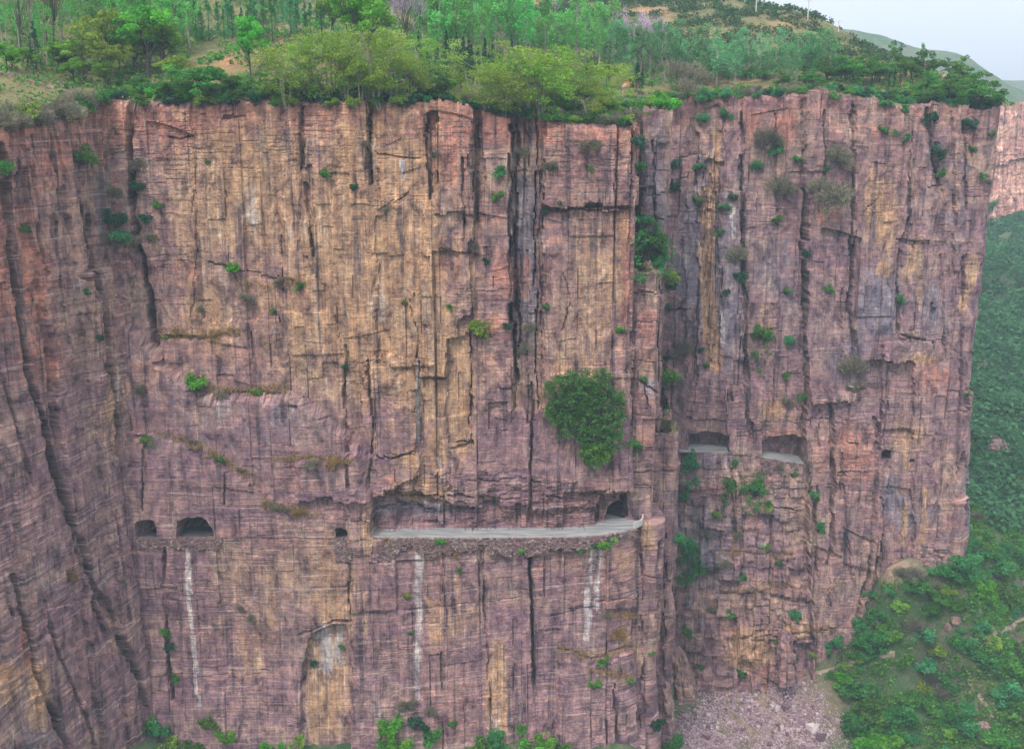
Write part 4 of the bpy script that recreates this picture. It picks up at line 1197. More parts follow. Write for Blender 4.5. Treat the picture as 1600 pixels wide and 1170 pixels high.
def proto_twiggy(seed, leaf, wide=3.0):
    r = np.random.default_rng(seed); mb = MB(); Vs = []; rn = []
    top = limb(mb, (0, 0, -.6), (r.normal() * .2, r.normal() * .2, 3.6), 0.2, 0.13, r, 0.04)[-1]
    for k in range(16):
        th = 6.28 * k / 16 + r.uniform(-.2, .2); e = r.uniform(.2, 1)
        p = np.array((wide * (1.1 - .8 * e) * math.cos(th), wide * (1.1 - .8 * e) * math.sin(th), 5 + 4.3 * e))
        limb(mb, (top[0], top[1], r.uniform(2.4, 3.6)), p, 0.075, 0.02, r, 0.08)
        n = 85
        c = p + r.normal(size=(n, 3)) * np.array([.75, .75, .85])
        d = (c - np.array([0, 0, 2.5])); d /= np.linalg.norm(d, axis=1)[:, None]
        d = d + r.normal(size=(n, 3)) * .35
        b = np.cross(d, r.normal(size=(n, 3))); b /= np.linalg.norm(b, axis=1)[:, None]
        L = r.uniform(.25, .6, n)[:, None]
        Vs.append(np.stack([c - d * L, c - b * .05, c + d * L, c + b * .05], 1).reshape(-1, 3)); rn.append(np.repeat(r.uniform(0, 1, n), 4))
    V = np.concatenate(Vs)
    return mb.mesh('trunk', [M_BARK]), mesh_np('crown', V, np.arange(len(V)).reshape(-1, 4), [leaf], vattr={'rnd': ('FLOAT', np.concatenate(rn))})

def proto_pine(seed, leaf):
    r = np.random.default_rng(seed); mb = MB(); cl = []
    limb(mb, (0, 0, -.6), (.3, .2, 9.2), 0.2, 0.05, r, 0.03, 5)
    for k in range(14):
        z = r.uniform(4.2, 9.3); th = r.uniform(0, 6.28); R_ = r.uniform(.6, 3.4) * (1.15 - z / 14)
        p = (R_ * math.cos(th), R_ * math.sin(th), z)
        limb(mb, (0, 0, z - .5), p, 0.06, 0.02, r, 0.06, 3)
        cl.append((*p, 1.1, 1.1, .38)); cl.append((p[0] * .55, p[1] * .55, z - .05, .9, .9, .35))
    return mb.mesh('trunk', [M_BARK]), crown_mesh('crown', cl, 70, 0.17, r, leaf, 0.4, 0.35, 0.2)

# shrubs: 2 m across, foliage and stems in one mesh
def proto_shrub(seed, leaf, n=15, per=55, size=0.085, flat=0.75, twig=False):
    r = np.random.default_rng(seed); mb = MB(); Vs = []; rn = []
    for k in range(n):
        th = r.uniform(0, 6.28); ph = r.uniform(0.0, 1.0)
        R_ = r.uniform(.45, .95)
        c = np.array([R_ * math.cos(th) * math.sqrt(1 - ph * ph * .8), R_ * math.sin(th) * math.sqrt(1 - ph * ph * .8), .15 + 1.25 * flat * ph * R_])
        if k % 2 == 0:
            limb(mb, (0, 0, -.25), c, 0.035, 0.01, r, 0.12, 3)
        rr = r.uniform(.25, .45)
        k2 = max(6, int(per * r.uniform(.6, 1.3)))
        if twig:
            p = blob_pts((*c, rr * 1.2, rr * 1.2, rr * 1.2), k2, r, .1)
            d = p - np.array([0, 0, -.4]); d /= np.linalg.norm(d, axis=1)[:, None]; d += r.normal(size=d.shape) * .4
            b = np.cross(d, r.normal(size=d.shape)); b /= np.linalg.norm(b, axis=1)[:, None]
            L = r.uniform(.1, .22, k2)[:, None]
            V = np.stack([p - d * L, p - b * .02, p + d * L, p + b * .02], 1).reshape(-1, 3)
        else:
            V, _ = leaf_quads(blob_pts((*c, rr, rr, rr * .75), k2, r, .4), size * 1.15, r, .35)
        Vs.append(V); rn.append(np.repeat(np.clip(r.uniform(.15, .85) * .55 + r.uniform(0, 1, k2) * .45, 0, 1), 4))
    V = np.concatenate(Vs); nl = len(V)
    SV = np.array(mb.v); SQ = np.array(mb.f) + nl
    Q_ = np.concatenate([np.arange(nl).reshape(-1, 4), SQ])
    return mesh_np('shrub', np.concatenate([V, SV]), Q_, [leaf, M_BARK], vattr={'rnd': ('FLOAT', np.concatenate(rn + [np.zeros(len(SV))]))},
                   midx=np.concatenate([np.zeros(nl // 4, int), np.ones(len(SQ), int)]))

L = M_LEAF
M_MIST = plain_material('grey_bark', (0.12, 0.11, 0.10), (0.24, 0.23, 0.21), 2.0, 0.9, 0.4, (2, 2, 0.6))
TREE = {
    'bright_tree': ('broadleaf_tree', [proto_broadleaf(1, L['bright']), proto_broadleaf(2, L['bright'], 3.6)]),
    'olive_tree': ('broadleaf_tree', [proto_broadleaf(3, L['olive'], 4.2, 110, .19), proto_broadleaf(4, L['olive'], 4.8, 110, .19)]),
    'mid_tree': ('broadleaf_tree', [proto_broadleaf(5, L['mid'], 4.6, 130, .21, 1.4), proto_broadleaf(6, L['mid'], 4.2, 130, .21, 1.2)]),
    'robinia': ('locust_tree', [proto_robinia(7, L['olive']), proto_robinia(8, L['olive'], 4), proto_robinia(9, L['olive'], 2)]),
    'poplar': ('poplar_tree', [proto_poplar(10, L['poplar']), proto_poplar(11, L['poplar'], 2.0, 50), proto_poplar(12, L['poplar'], 1.2)]),
    'mist_poplar': ('poplar_tree', [proto_poplar(13, L['mist'], 1.9, 46, 1.2, M_MIST), proto_poplar(14, L['mist'], 2.3, 44, 1.0, M_MIST), proto_poplar(24, L['mist'], 1.5, 40, 1.8, M_PALE)]),
    'cypress': ('cypress_tree', [proto_conifer(15, L['dark'], 1.35), proto_conifer(16, L['dark'], 1.8)]),
    'cool_conifer': ('cypress_tree', [proto_conifer(17, L['cool'], 1.5), proto_conifer(18, L['cool'], 2.0)]),
    'lilac_tree': ('flowering_tree', [proto_twiggy(19, L['lilac']), proto_twiggy(20, L['lilac'], 2.4)]),
    'bare_tree': ('bare_tree', [proto_twiggy(21, L['grey'], 2.2), proto_twiggy(22, L['grey'], 3.0)]),
    'pine': ('pine_tree', [proto_pine(23, L['dark'])]),
}
SHRUB = {}
for i_, (k_, tw) in enumerate((('bright', 0), ('olive', 0), ('mid', 0), ('cool', 0), ('dark', 0), ('grey', 1), ('straw', 1))):
    SHRUB[k_] = [proto_shrub(40 + 3 * i_ + q_, L[k_], twig=bool(tw), per=150 if tw else 85) for q_ in range(3)]

rr = random.Random(3)
REC = []            # (object, phrase, zone, px, size) -> labels are written at the end
def note(o, phrase, zone, px, size, cat, group):
    REC.append((o, phrase, zone, px, size, cat, group))

def grow_tree(kind, loc, h, wide, phrase, zone, px, group, variant=None):
    nm, protos = TREE[kind]
    tr, cr = protos[variant if variant is not None else random.randrange(len(protos))]
    s = h / 10.0
    e = empty(nm, loc, random.uniform(0, 6.28), (s * wide, s * wide, s))
    part('trunk', tr, e); part('crown', cr, e)
    note(e, phrase, zone, px, h, nm.replace('_', ' '), group)
    return e

SHRUBS = []
def grow_shrub(kind, loc, r, phrase, zone, px, group, tall=1.0, name='shrub', tilt=None):
    D = loc[1] * CP - loc[2] * SP
    rx, ry = (tilt if tilt else (rr.uniform(-.15, .15), rr.uniform(-.15, .15)))
    SHRUBS.append((r * F / D * math.sqrt(tall), kind, rr.randrange(3), loc, r, tall, (rx, ry, rr.uniform(0, 6.28)), phrase, zone, px, group))

def build_shrubs(limit=296):
    SHRUBS.sort(key=lambda q: -q[0])
    for sz, kind, var, loc, r, tall, rot, phrase, zone, px, group in SHRUBS[:limit]:
        o = link(bpy.data.objects.new('shrub', SHRUB[kind][var]))
        o.location = loc; o.scale = (r, r, r * tall); o.rotation_euler = rot
        note(o, phrase, zone, px, r, 'shrub', group)
    rest = SHRUBS[limit:]
    Vs = []; Qs = []; rn = []; mi = []; n0 = 0
    kinds = list(SHRUB)
    for sz, kind, var, loc, r, tall, rot, *_ in rest:
        me = SHRUB[kind][var]
        nv = len(me.vertices); V = np.empty(nv * 3, np.float32); me.vertices.foreach_get('co', V); V = V.reshape(-1, 3)
        q = np.empty(len(me.loops), np.int32); me.loops.foreach_get('vertex_index', q)
        m_ = np.empty(len(me.polygons), np.int32); me.polygons.foreach_get('material_index', m_)
        a = np.empty(nv, np.float32); me.attributes['rnd'].data.foreach_get('value', a)
        M = np.array(mathutils.Euler(rot).to_matrix())
        V = (V * np.array([r, r, r * tall])) @ M.T + np.array(loc)
        Vs.append(V); Qs.append(q.reshape(-1, 4) + n0); rn.append(a); mi.append(np.where(m_ == 0, kinds.index(kind), len(kinds))); n0 += nv
    if rest:
        me = mesh_np('small_shrubs', np.concatenate(Vs), np.concatenate(Qs), [M_LEAF[k] for k in kinds] + [M_BARK], vattr={'rnd': ('FLOAT', np.concatenate(rn))}, midx=np.concatenate(mi))
        stuff('small_shrubs', me, 'small shrubs dotted over the cliffs, the rim and the slope', 'shrubs')
    print('shrubs', len(SHRUBS), 'largest left out', rest[0][0] if rest else 0)

def depth_of(p):
    return p[1] * CP - p[2] * SP

def hill_point(px, py):
    y0 = 233 if px < 120 else (263 if px < 1030 else 342)
    q = on_height(px, py, TOP, y0, 640, 700)
    if q is None:
        q = on_height(px, py + 6, TOP, y0, 640, 700)
    return q

def top_zone(px):
    for x, n in ((120, 'on the far left slope'), (215, 'left of the big round tree'), (330, 'around the big round tree'), (430, 'beside the orange earth bank'), (535, 'right of the orange earth bank'), (650, 'below the lilac tree'),
                 (800, 'right of the lilac tree'), (900, 'above the shaded cleft'), (1010, 'around the orange hut'), (1100, 'right of the orange hut'),
                 (1290, 'above the far road windows'), (1450, 'below the bare red bank'), (1700, 'at the right end of the rim')):
        if px < x:
            return n

# ------------------------------------------------------------------ trees on the top
PH = {'bright_tree': 'bright green leafy tree', 'olive_tree': 'yellow-green leafy tree', 'mid_tree': 'dark green bushy tree', 'robinia': 'feathery yellow-green tree', 'poplar': 'slender fresh green poplar',
      'mist_poplar': 'thin pale hazy poplar', 'cypress': 'dark pointed cypress', 'cool_conifer': 'soft green conical conifer', 'lilac_tree': 'leafless lilac-grey tree', 'bare_tree': 'bare grey twiggy tree', 'pine': 'dark spreading pine'}
GR = {'bright_tree': 'bright trees on the cliff top', 'olive_tree': 'yellow-green trees on the cliff top', 'mid_tree': 'bushy trees on the cliff top', 'robinia': 'pale stemmed trees along the rim', 'poplar': 'poplars on the cliff top', 'mist_poplar': 'hazy poplars on the right terrace',
      'cypress': 'cypresses on the cliff top', 'cool_conifer': 'conifers on the left hillside', 'lilac_tree': 'lilac-grey trees on the cliff top', 'bare_tree': 'bare trees on the cliff top', 'pine': 'pines on the left hillside'}
def T(kind, px, py, hpx, wide=1.0, phrase=None, variant=None):
    q = hill_point(px, py)
    if q is None:
        return
    h = 1.14 * hpx * depth_of(q) / F
    grow_tree(kind, q, h, wide, phrase or PH[kind], top_zone(px), px, GR[kind], variant)

for a in [('bright_tree', 232, 122, 98, 1.15, 'largest round bright green tree on a forked trunk', 0), ('bright_tree', 256, 118, 90, .85), ('cypress', 58, 114, 68, .85), ('olive_tree', 163, 120, 92, .95), ('bare_tree', 38, 98, 130, .5),
          ('bare_tree', 76, 88, 120, .55), ('bare_tree', 88, 86, 130, .5), ('bright_tree', 12, 112, 40, 1.1), ('mid_tree', 100, 112, 42, 1.2), ('pine', 206, 62, 55, 1.1), ('pine', 285, 78, 85, .8), ('pine', 190, 70, 45, 1.0),
          ('mid_tree', 315, 168, 74, 1.25, 'broad bushy tree leaning over the rim', 0), ('bright_tree', 392, 125, 88, .62), ('robinia', 448, 168, 92, 1.05, 'flat-topped tree on a slender white stem', 1), ('robinia', 478, 160, 80, .9),
          ('robinia', 520, 155, 100, .9), ('bright_tree', 552, 112, 128, .8), ('robinia', 565, 165, 100, .85), ('robinia', 592, 166, 108, .85), ('robinia', 615, 163, 110, .85), ('robinia', 540, 160, 90, .8), ('robinia', 640, 160, 70, .9),
          ('bright_tree', 580, 100, 112, .8), ('bright_tree', 522, 72, 80, .7), ('lilac_tree', 637, 84, 92, .95, 'large leafless lilac-grey tree, round crown,', 0), ('lilac_tree', 968, 92, 60, .7), ('lilac_tree', 1003, 100, 62, .8), ('lilac_tree', 1026, 100, 58, .8),
          ('lilac_tree', 800, 78, 60, .6), ('lilac_tree', 765, 82, 56, .6), ('lilac_tree', 860, 50, 60, .6),
          ('cypress', 655, 112, 54, .55), ('cypress', 668, 124, 42, .7), ('cypress', 698, 124, 64, .8), ('cypress', 714, 112, 52, .7), ('cypress', 685, 130, 56, .8), ('cypress', 704, 134, 50, .9), ('cypress', 720, 138, 54, .95), ('cypress', 733, 134, 60, .9),
          ('cypress', 747, 132, 48, .95), ('cypress', 758, 128, 58, .8), ('cypress', 770, 128, 54, .8), ('cypress', 781, 118, 36, .9), ('cypress', 799, 102, 40, .8), ('cypress', 726, 122, 48, .8), ('cypress', 692, 140, 46, .8), ('cypress', 764, 136, 46, .9),
          ('robinia', 790, 182, 74, 1.3), ('robinia', 820, 182, 100, 1.3, 'widest feathery tree spreading over the edge', 1), ('robinia', 846, 184, 92, 1.1), ('robinia', 765, 178, 60, 1.2), ('robinia', 880, 185, 70, 1.2),
          ('cypress', 878, 132, 52, 1.2), ('cypress', 866, 136, 40, 1.0), ('cypress', 951, 142, 40, .8), ('cypress', 995, 150, 44, 1.3), ('cypress', 916, 140, 34, 1.0), ('cypress', 890, 136, 36, 1.1), ('cypress', 1003, 150, 36, 1.0),
          ('poplar', 934, 122, 98, .8), ('poplar', 902, 108, 98, 1.0), ('poplar', 850, 95, 88, 1.2), ('robinia', 985, 178, 36, 1.6), ('robinia', 915, 190, 52, 1.3), ('robinia', 950, 180, 40, 1.4),
          ('bare_tree', 1058, 150, 46, 1.4), ('bare_tree', 1085, 150, 44, 1.5), ('bare_tree', 1072, 165, 36, 1.5), ('mist_poplar', 1438, 120, 44, .6, 'wispy dark tree leaning against the sky', 0),
          ('mid_tree', 1455, 130, 46, .9), ('mid_tree', 1398, 108, 40, .6), ('pine', 1407, 104, 34, .6), ('mid_tree', 1500, 138, 46, .8), ('cypress', 1397, 140, 28, .9), ('cypress', 1406, 142, 24, .9), ('cypress', 1388, 142, 22, .9), ('pine', 1480, 130, 36, .7),
          ('mid_tree', 1470, 165, 44, 1.5), ('mid_tree', 1505, 170, 52, 1.5), ('mid_tree', 1535, 178, 46, 1.4), ('mid_tree', 1490, 150, 46, 1.3), ('mid_tree', 1445, 150, 34, 1.4), ('mid_tree', 1522, 160, 44, 1.3), ('mid_tree', 1340, 130, 40, 1.4), ('mid_tree', 1315, 128, 36, 1.4), ('mid_tree', 1365, 132, 36, 1.4), ('mid_tree', 1290, 126, 34, 1.2)]:
    T(*a)
rr = random.Random(3)
def fill(kind, n, x0, x1, y0, y1, h0, h1_, wide=(.8, 1.2)):
    for k in range(n):
        px = x0 + (x1 - x0) * (k + rr.random()) / n
        T(kind, px, rr.uniform(y0, y1), rr.uniform(h0, h1_), rr.uniform(*wide))
fill('poplar', 26, 95, 300, 40, 100, 70, 105, (.8, 1.3))
fill('poplar', 8, -5, 90, 50, 105, 70, 120, (.7, 1.1))
fill('cool_conifer', 12, 285, 400, 50, 88, 40, 62, (.8, 1.2))
fill('cool_conifer', 14, 400, 530, 20, 74, 40, 66, (.8, 1.2))
fill('cool_conifer', 8, 280, 480, -10, 30, 40, 60)
fill('poplar', 26, 668, 830, 72, 112, 78, 112, (.8, 1.3))
fill('poplar', 12, 640, 830, 40, 70, 70, 90, (.9, 1.3))
fill('poplar', 14, 830, 960, 85, 112, 60, 88, (.9, 1.4))
fill('mist_poplar', 12, 955, 1060, 108, 130, 45, 75, (1.0, 1.5))
fill('mist_poplar', 36, 1055, 1290, 112, 138, 34, 70, (1.1, 1.9))
fill('mid_tree', 8, 1060, 1290, 124, 140, 14, 24, (1.2, 1.8))
fill('bright_tree', 6, 0, 215, 110, 150, 30, 50, (.9, 1.3))
fill('mid_tree', 9, 1270, 1440, 118, 138, 24, 42, (1.0, 1.6))

fill('mid_tree', 10, 205, 520, 142, 164, 24, 40, (1.1, 1.6))
fill('robinia', 8, 500, 680, 140, 164, 48, 82, (.8, 1.2))
fill('mid_tree', 7, 520, 700, 140, 162, 34, 52, (1.0, 1.5))
fill('robinia', 9, 740, 985, 150, 182, 44, 80, (1.0, 1.5))
fill('mid_tree', 5, 860, 985, 160, 186, 30, 44, (1.2, 1.6))
fill('olive_tree', 7, 100, 300, 110, 140, 40, 64, (.9, 1.3))
fill('cypress', 6, 655, 800, 122, 140, 40, 56, (.8, 1.1))

# ------------------------------------------------------------------ shrubs along the rim
def rim_point(px, back):
    if px < 195:
        # along the left wall
        t = np.clip((px - 0) / 195.0, -0.3, 1)
        Yb = 231 + 33 * t
        Y = Yb + back
    elif px < 990:
        Y = 262.6 + back + 1.5 * smooth(600, 990, px)
    elif px < 1046:
        Y = 302 + back
    else:
        Y = 342.2 + back
    z = 0.0
    for _ in range(4):
        X = X_at(px, Y, z); z = float(TOP(X, Y))
    return (X, Y, z + 0.1)
SP_ = {'bright': 'bright green shrub', 'olive': 'yellow-green shrub', 'mid': 'dense green shrub', 'cool': 'cool green shrub', 'dark': 'dark evergreen shrub', 'grey': 'grey-brown twiggy bush', 'straw': 'dry straw-coloured bush'}
def rim(px, r, kind, back=None, tall=1.0):
    b = back if back is not None else rr.uniform(0.2, 5)
    p = rim_point(px, b)
    zone = top_zone(px).replace('on the far left slope', 'at the far left')
    grow_shrub(kind, p, r, SP_[kind] + ' at the rim', zone, px, 'shrubs along the cliff rim', tall)
def rim_fill(x0, x1, n, kinds, r0, r1, b=(0, 6)):
    for k in range(n):
        rim(x0 + (x1 - x0) * (k + rr.random()) / n, rr.uniform(r0, r1), rr.choice(kinds), rr.uniform(*b))
rim_fill(-8, 125, 20, ['grey', 'olive', 'grey', 'grey', 'mid'], 1.8, 3.6, (-0.8, 10))
rim_fill(205, 700, 16, ['mid', 'olive', 'dark'], 1.3, 2.3, (-0.9, .6))
rim_fill(735, 985, 10, ['olive', 'mid', 'dark'], 1.3, 2.4, (-0.9, .6))
rim_fill(1050, 1550, 14, ['cool', 'mid', 'dark'], 1.3, 2.5, (-0.9, .6))
rim_fill(100, 205, 10, ['dark', 'mid', 'grey', 'cool'], 1.6, 2.8, (0, 6))
rim_fill(205, 300, 9, ['mid', 'dark', 'cool', 'bright'], 1.6, 2.8, (3, 9))
rim_fill(285, 350, 7, ['bright', 'mid'], 1.6, 2.6, (0, 4))
rim_fill(345, 530, 20, ['dark', 'mid', 'cool', 'mid'], 1.4, 2.7, (2, 9))
rim_fill(520, 690, 18, ['mid', 'olive', 'cool', 'dark'], 1.3, 2.6, (1.5, 9))
rim_fill(640, 735, 7, ['grey', 'mid', 'olive'], 1.2, 2.2, (4, 12))
rim_fill(735, 985, 26, ['olive', 'grey', 'mid', 'dark', 'olive'], 1.4, 2.6, (0, 8))
rim_fill(870, 990, 8, ['dark', 'olive', 'grey'], 1.2, 2.0, (-0.5, 2))
rim_fill(985, 1050, 9, ['grey', 'bright', 'olive', 'cool'], 1.4, 2.6, (0, 9))
rim_fill(1046, 1160, 12, ['grey', 'olive', 'cool', 'bright'], 1.6, 2.8, (0, 12))
rim_fill(1150, 1310, 18, ['cool', 'mid', 'grey', 'dark'], 1.4, 2.4, (0, 8))
rim_fill(1300, 1460, 18, ['dark', 'cool', 'mid'], 1.5, 2.7, (0, 8))
rim_fill(1440, 1552, 16, ['dark', 'mid', 'cool'], 1.8, 3.4, (-0.5, 8))
for a in [(1030, 3.0, 'bright', 8, 1.0), (1040, 3.6, 'bright', 1, 1.0), (1115, 3.0, 'bright', 4, 1.0), (1135, 2.2, 'cool', -.5, 1.6), (1096, 2.0, 'cool', -.8, 1.8), (1556, 3.2, 'mid', 1, 1.2), (1550, 2.6, 'dark', -1, 1.3)]:
    rim(*a)

# ------------------------------------------------------------------ shrubs on the rock
def cliff_shrub(px, py, rpx, kind, zone, tall=1.0):
    q = on_cliff(px, py)
    if q is None:
        return
    p, n = q
    r = rpx * depth_of(p) / F
    loc = (p[0] + n[0] * r * .25, p[1] + n[1] * r * .25, p[2] - r * .5)
    ang = 0.45
    grow_shrub(kind, loc, r, ('small ' if rpx < 8 else '') + SP_[kind] + ' on rock', zone, px, 'shrubs rooted in the cliffs', tall, 'shrub', (ang * -n[1] * -1 if False else ang, 0))

Z1 = 'in the gully left of the main face'; Z2 = 'on the upper main face'; Z3 = 'above the left tunnel windows'; Z4 = 'beside the big ivy mass'; Z5 = 'above the far road windows'; Z6 = 'under the far road windows'
Z7 = 'at the foot of the main cliff'; Z8 = 'on the wall below the open road'; Z9 = 'on the leaning left wall'; ZA = 'in the corner gully'; ZB = 'in the shaded cleft'; ZC = 'on the far cliff edge'; ZD = 'along the road edge'
for a in [(126, 243, 20, 'mid', Z1, 1.1), (216, 258, 14, 'grey', Z1), (182, 340, 18, 'dark', Z1, 1.3), (190, 368, 18, 'cool', Z1), (215, 290, 12, 'dark', Z1), (228, 340, 12, 'dark', Z1), (245, 318, 9, 'mid', Z1), (168, 375, 14, 'grey', Z1), (210, 375, 13, 'grey', Z1), (175, 300, 12, 'grey', Z1), (235, 372, 10, 'grey', Z1),
          (4, 262, 16, 'mid', Z9, 1.6), (38, 356, 8, 'mid', Z9), (134, 455, 7, 'cool', Z9), (154, 527, 8, 'dark', Z9), (120, 590, 6, 'grey', Z9), (110, 900, 10, 'straw', Z9), (190, 907, 6, 'grey', Z9),
          (509, 272, 10, 'mid', Z2), (366, 416, 13, 'bright', Z2, .7), (436, 437, 11, 'grey', Z2, .6), (473, 447, 9, 'mid', Z2), (428, 487, 6, 'mid', Z2), (313, 482, 8, 'grey', Z2), (386, 462, 12, 'grey', Z2, .7), (323, 254, 6, 'mid', Z2), (550, 292, 8, 'dark', Z2), (541, 570, 9, 'dark', Z2), (632, 474, 6, 'mid', Z2), (760, 408, 7, 'dark', Z2), (740, 385, 8, 'grey', Z2), (683, 243, 8, 'grey', Z2), (702, 480, 6, 'mid', Z2), (792, 510, 8, 'dark', Z2), (748, 515, 18, 'olive', Z2, 1.3), (603, 328, 7, 'grey', Z2), (570, 224, 7, 'grey', Z2),
          (309, 592, 19, 'bright', Z3, 1.0), (398, 610, 13, 'bright', Z3, .7), (345, 612, 12, 'grey', Z3, .5), (228, 690, 13, 'bright', Z3), (222, 607, 10, 'grey', Z3), (300, 690, 9, 'grey', Z3, .6), (343, 715, 9, 'mid', Z3, .7), (258, 525, 8, 'olive', Z3), (340, 520, 10, 'straw', Z3, .6), (375, 735, 8, 'grey', Z3, .6), (525, 716, 14, 'straw', Z3, .5), (490, 722, 12, 'grey', Z3, .6), (430, 790, 14, 'grey', Z3, .6), (470, 800, 12, 'straw', Z3, .6),
          (784, 268, 12, 'cool', ZB), (781, 303, 12, 'mid', ZB, .7), (815, 235, 10, 'grey', ZB), (860, 255, 14, 'grey', ZB, .8), (925, 222, 18, 'grey', ZB, .8), (924, 263, 6, 'mid', ZB), (876, 320, 6, 'mid', ZB), (852, 330, 7, 'dark', ZB), (822, 545, 12, 'grey', ZB), (830, 510, 10, 'grey', ZB), (850, 480, 7, 'mid', ZB),
          (971, 515, 10, 'bright', Z4), (1042, 592, 26, 'bright', Z4, 1.1), (995, 700, 13, 'cool', Z4), (1003, 592, 8, 'mid', Z4), (985, 690, 9, 'mid', Z4),
          (690, 847, 11, 'bright', ZD), (820, 855, 10, 'bright', ZD), (950, 846, 16, 'bright', ZD), (932, 851, 12, 'mid', ZD, .7), (912, 855, 13, 'bright', ZD, .6), (718, 890, 5, 'mid', Z8), (531, 1010, 6, 'mid', Z8), (929, 1068, 13, 'bright', Z8), (945, 1030, 10, 'mid', Z8, .6), (970, 985, 14, 'straw', Z8, .6), (950, 960, 8, 'grey', Z8), (635, 930, 8, 'olive', Z8), (640, 560 + 430, 6, 'mid', Z8), (493, 1038, 9, 'dark', Z8, 1.3), (375, 950, 7, 'grey', Z8), (395, 965, 7, 'grey', Z8), (258, 985, 9, 'mid', Z8, 1.4), (264, 1010, 9, 'dark', Z8, 1.3), (272, 1060, 8, 'mid', Z8, 1.3), (985, 1065, 8, 'bright', Z8),
          (992, 225, 14, 'dark', ZA, 1.3), (996, 260, 12, 'cool', ZA), (1005, 345, 18, 'cool', ZA), (1015, 375, 24, 'mid', ZA), (1030, 400, 24, 'cool', ZA), (1005, 390, 22, 'mid', ZA), (1040, 430, 18, 'olive', ZA), (1042, 450, 12, 'dark', ZA, 1.4), (1000, 420, 14, 'dark', ZA), (1051, 260, 9, 'dark', ZA, 2.0), (1053, 292, 13, 'dark', ZA, 1.3), (1046, 480, 8, 'cool', ZA), (1038, 645, 9, 'cool', ZA, 1.4), (1040, 560, 7, 'dark', ZA), (1060, 550, 12, 'grey', ZA),
          (1074, 722, 15, 'cool', ZA, 1.5), (1070, 775, 13, 'cool', ZA), (1078, 860, 18, 'cool', ZA, 1.4), (1090, 885, 14, 'mid', ZA), (1060, 840, 12, 'cool', ZA), (1072, 900, 12, 'mid', ZA), (1072, 985, 10, 'mid', ZA), (1025, 1130, 16, 'dark', ZA), (1020, 950, 5, 'mid', ZA), (1018, 1020, 6, 'mid', ZA), (1060, 1070, 8, 'mid', ZA),
          (1092, 262, 11, 'cool', Z5), (1131, 180, 14, 'cool', Z5), (1092, 190, 11, 'cool', Z5, 1.6), (1088, 312, 9, 'mid', Z5), (1128, 324, 11, 'cool', Z5), (1146, 310, 8, 'dark', Z5, 1.6), (1134, 457, 8, 'dark', Z5, 1.3), (1124, 365, 9, 'mid', Z5, 1.2), (1186, 262, 13, 'cool', Z5), (1213, 344, 11, 'mid', Z5, .8), (1197, 215, 20, 'grey', Z5), (1212, 232, 14, 'cool', Z5), (1245, 248, 10, 'cool', Z5), (1291, 265, 8, 'cool', Z5), (1308, 240, 22, 'grey', Z5), (1300, 300, 28, 'grey', Z5, .9), (1317, 305, 12, 'cool', Z5), (1280, 290, 18, 'grey', Z5), (1220, 290, 24, 'grey', Z5),
          (1158, 430, 13, 'dark', Z5), (1150, 395, 16, 'grey', Z5, 1.2), (1185, 525, 20, 'mid', Z5, 1.2), (1236, 537, 12, 'cool', Z5, 1.3), (1228, 455, 7, 'mid', Z5), (1295, 452, 10, 'mid', Z5), (1333, 570, 20, 'grey', Z5, 1.2), (1340, 600, 14, 'grey', Z5), (1105, 568, 8, 'mid', Z5), (1098, 547, 7, 'dark', Z5), (1228, 585, 7, 'mid', Z5), (1226, 628, 10, 'grey', Z5), (1402, 470, 8, 'cool', Z5, 1.5), (1072, 545, 14, 'grey', Z5), (1257, 400, 8, 'dark', Z5, 1.6), (1378, 205, 9, 'mid', Z5), (1397, 208, 6, 'mid', Z5), (1418, 216, 8, 'cool', Z5), (1458, 240, 14, 'dark', Z5, 1.5), (1470, 268, 9, 'mid', Z5), (1515, 235, 8, 'mid', Z5), (1535, 395 - 120, 8, 'mid', Z5), (1415, 170, 10, 'cool', Z5), (1380, 165, 12, 'cool', Z5), (1452, 190, 16, 'dark', Z5, 1.4), (1510, 195, 16, 'dark', Z5), (1255, 620, 10, 'mid', Z5), (1300, 150, 10, 'mid', Z5),
          (1137, 760, 10, 'mid', Z6, 1.8), (1178, 762, 20, 'mid', Z6, 1.1), (1150, 725, 8, 'cool', Z6, 1.3), (1270, 775, 10, 'cool', Z6, 1.4), (1193, 852, 10, 'bright', Z6), (1217, 730, 8, 'grey', Z6), (1238, 742, 7, 'mid', Z6), (1139, 958, 9, 'mid', Z6), (1243, 960, 10, 'cool', Z6, 1.6), (1280, 825, 9, 'cool', Z6, 1.6), (1155, 835, 9, 'grey', Z6), (1135, 880, 10, 'grey', Z6), (1100, 830, 10, 'grey', Z6), (1120, 800, 9, 'olive', Z6), (1218, 880, 7, 'mid', Z6), (1305, 1000, 17, 'cool', Z6), (1155, 1050, 15, 'cool', Z6, .9), (1240, 1030, 8, 'mid', Z6), (1265, 1020, 8, 'olive', Z6), (1160, 900, 9, 'mid', Z6), (1110, 950, 9, 'grey', Z6), (1090, 1040, 9, 'mid', Z6), (1200, 790, 9, 'olive', Z6), (1215, 1000, 6, 'mid', Z6),
          (1552, 320, 11, 'mid', ZC, 1.1), (1548, 210, 8, 'mid', ZC), (1545, 285, 6, 'grey', ZC), (1530, 600, 6, 'mid', ZC)]:
    cliff_shrub(*a)

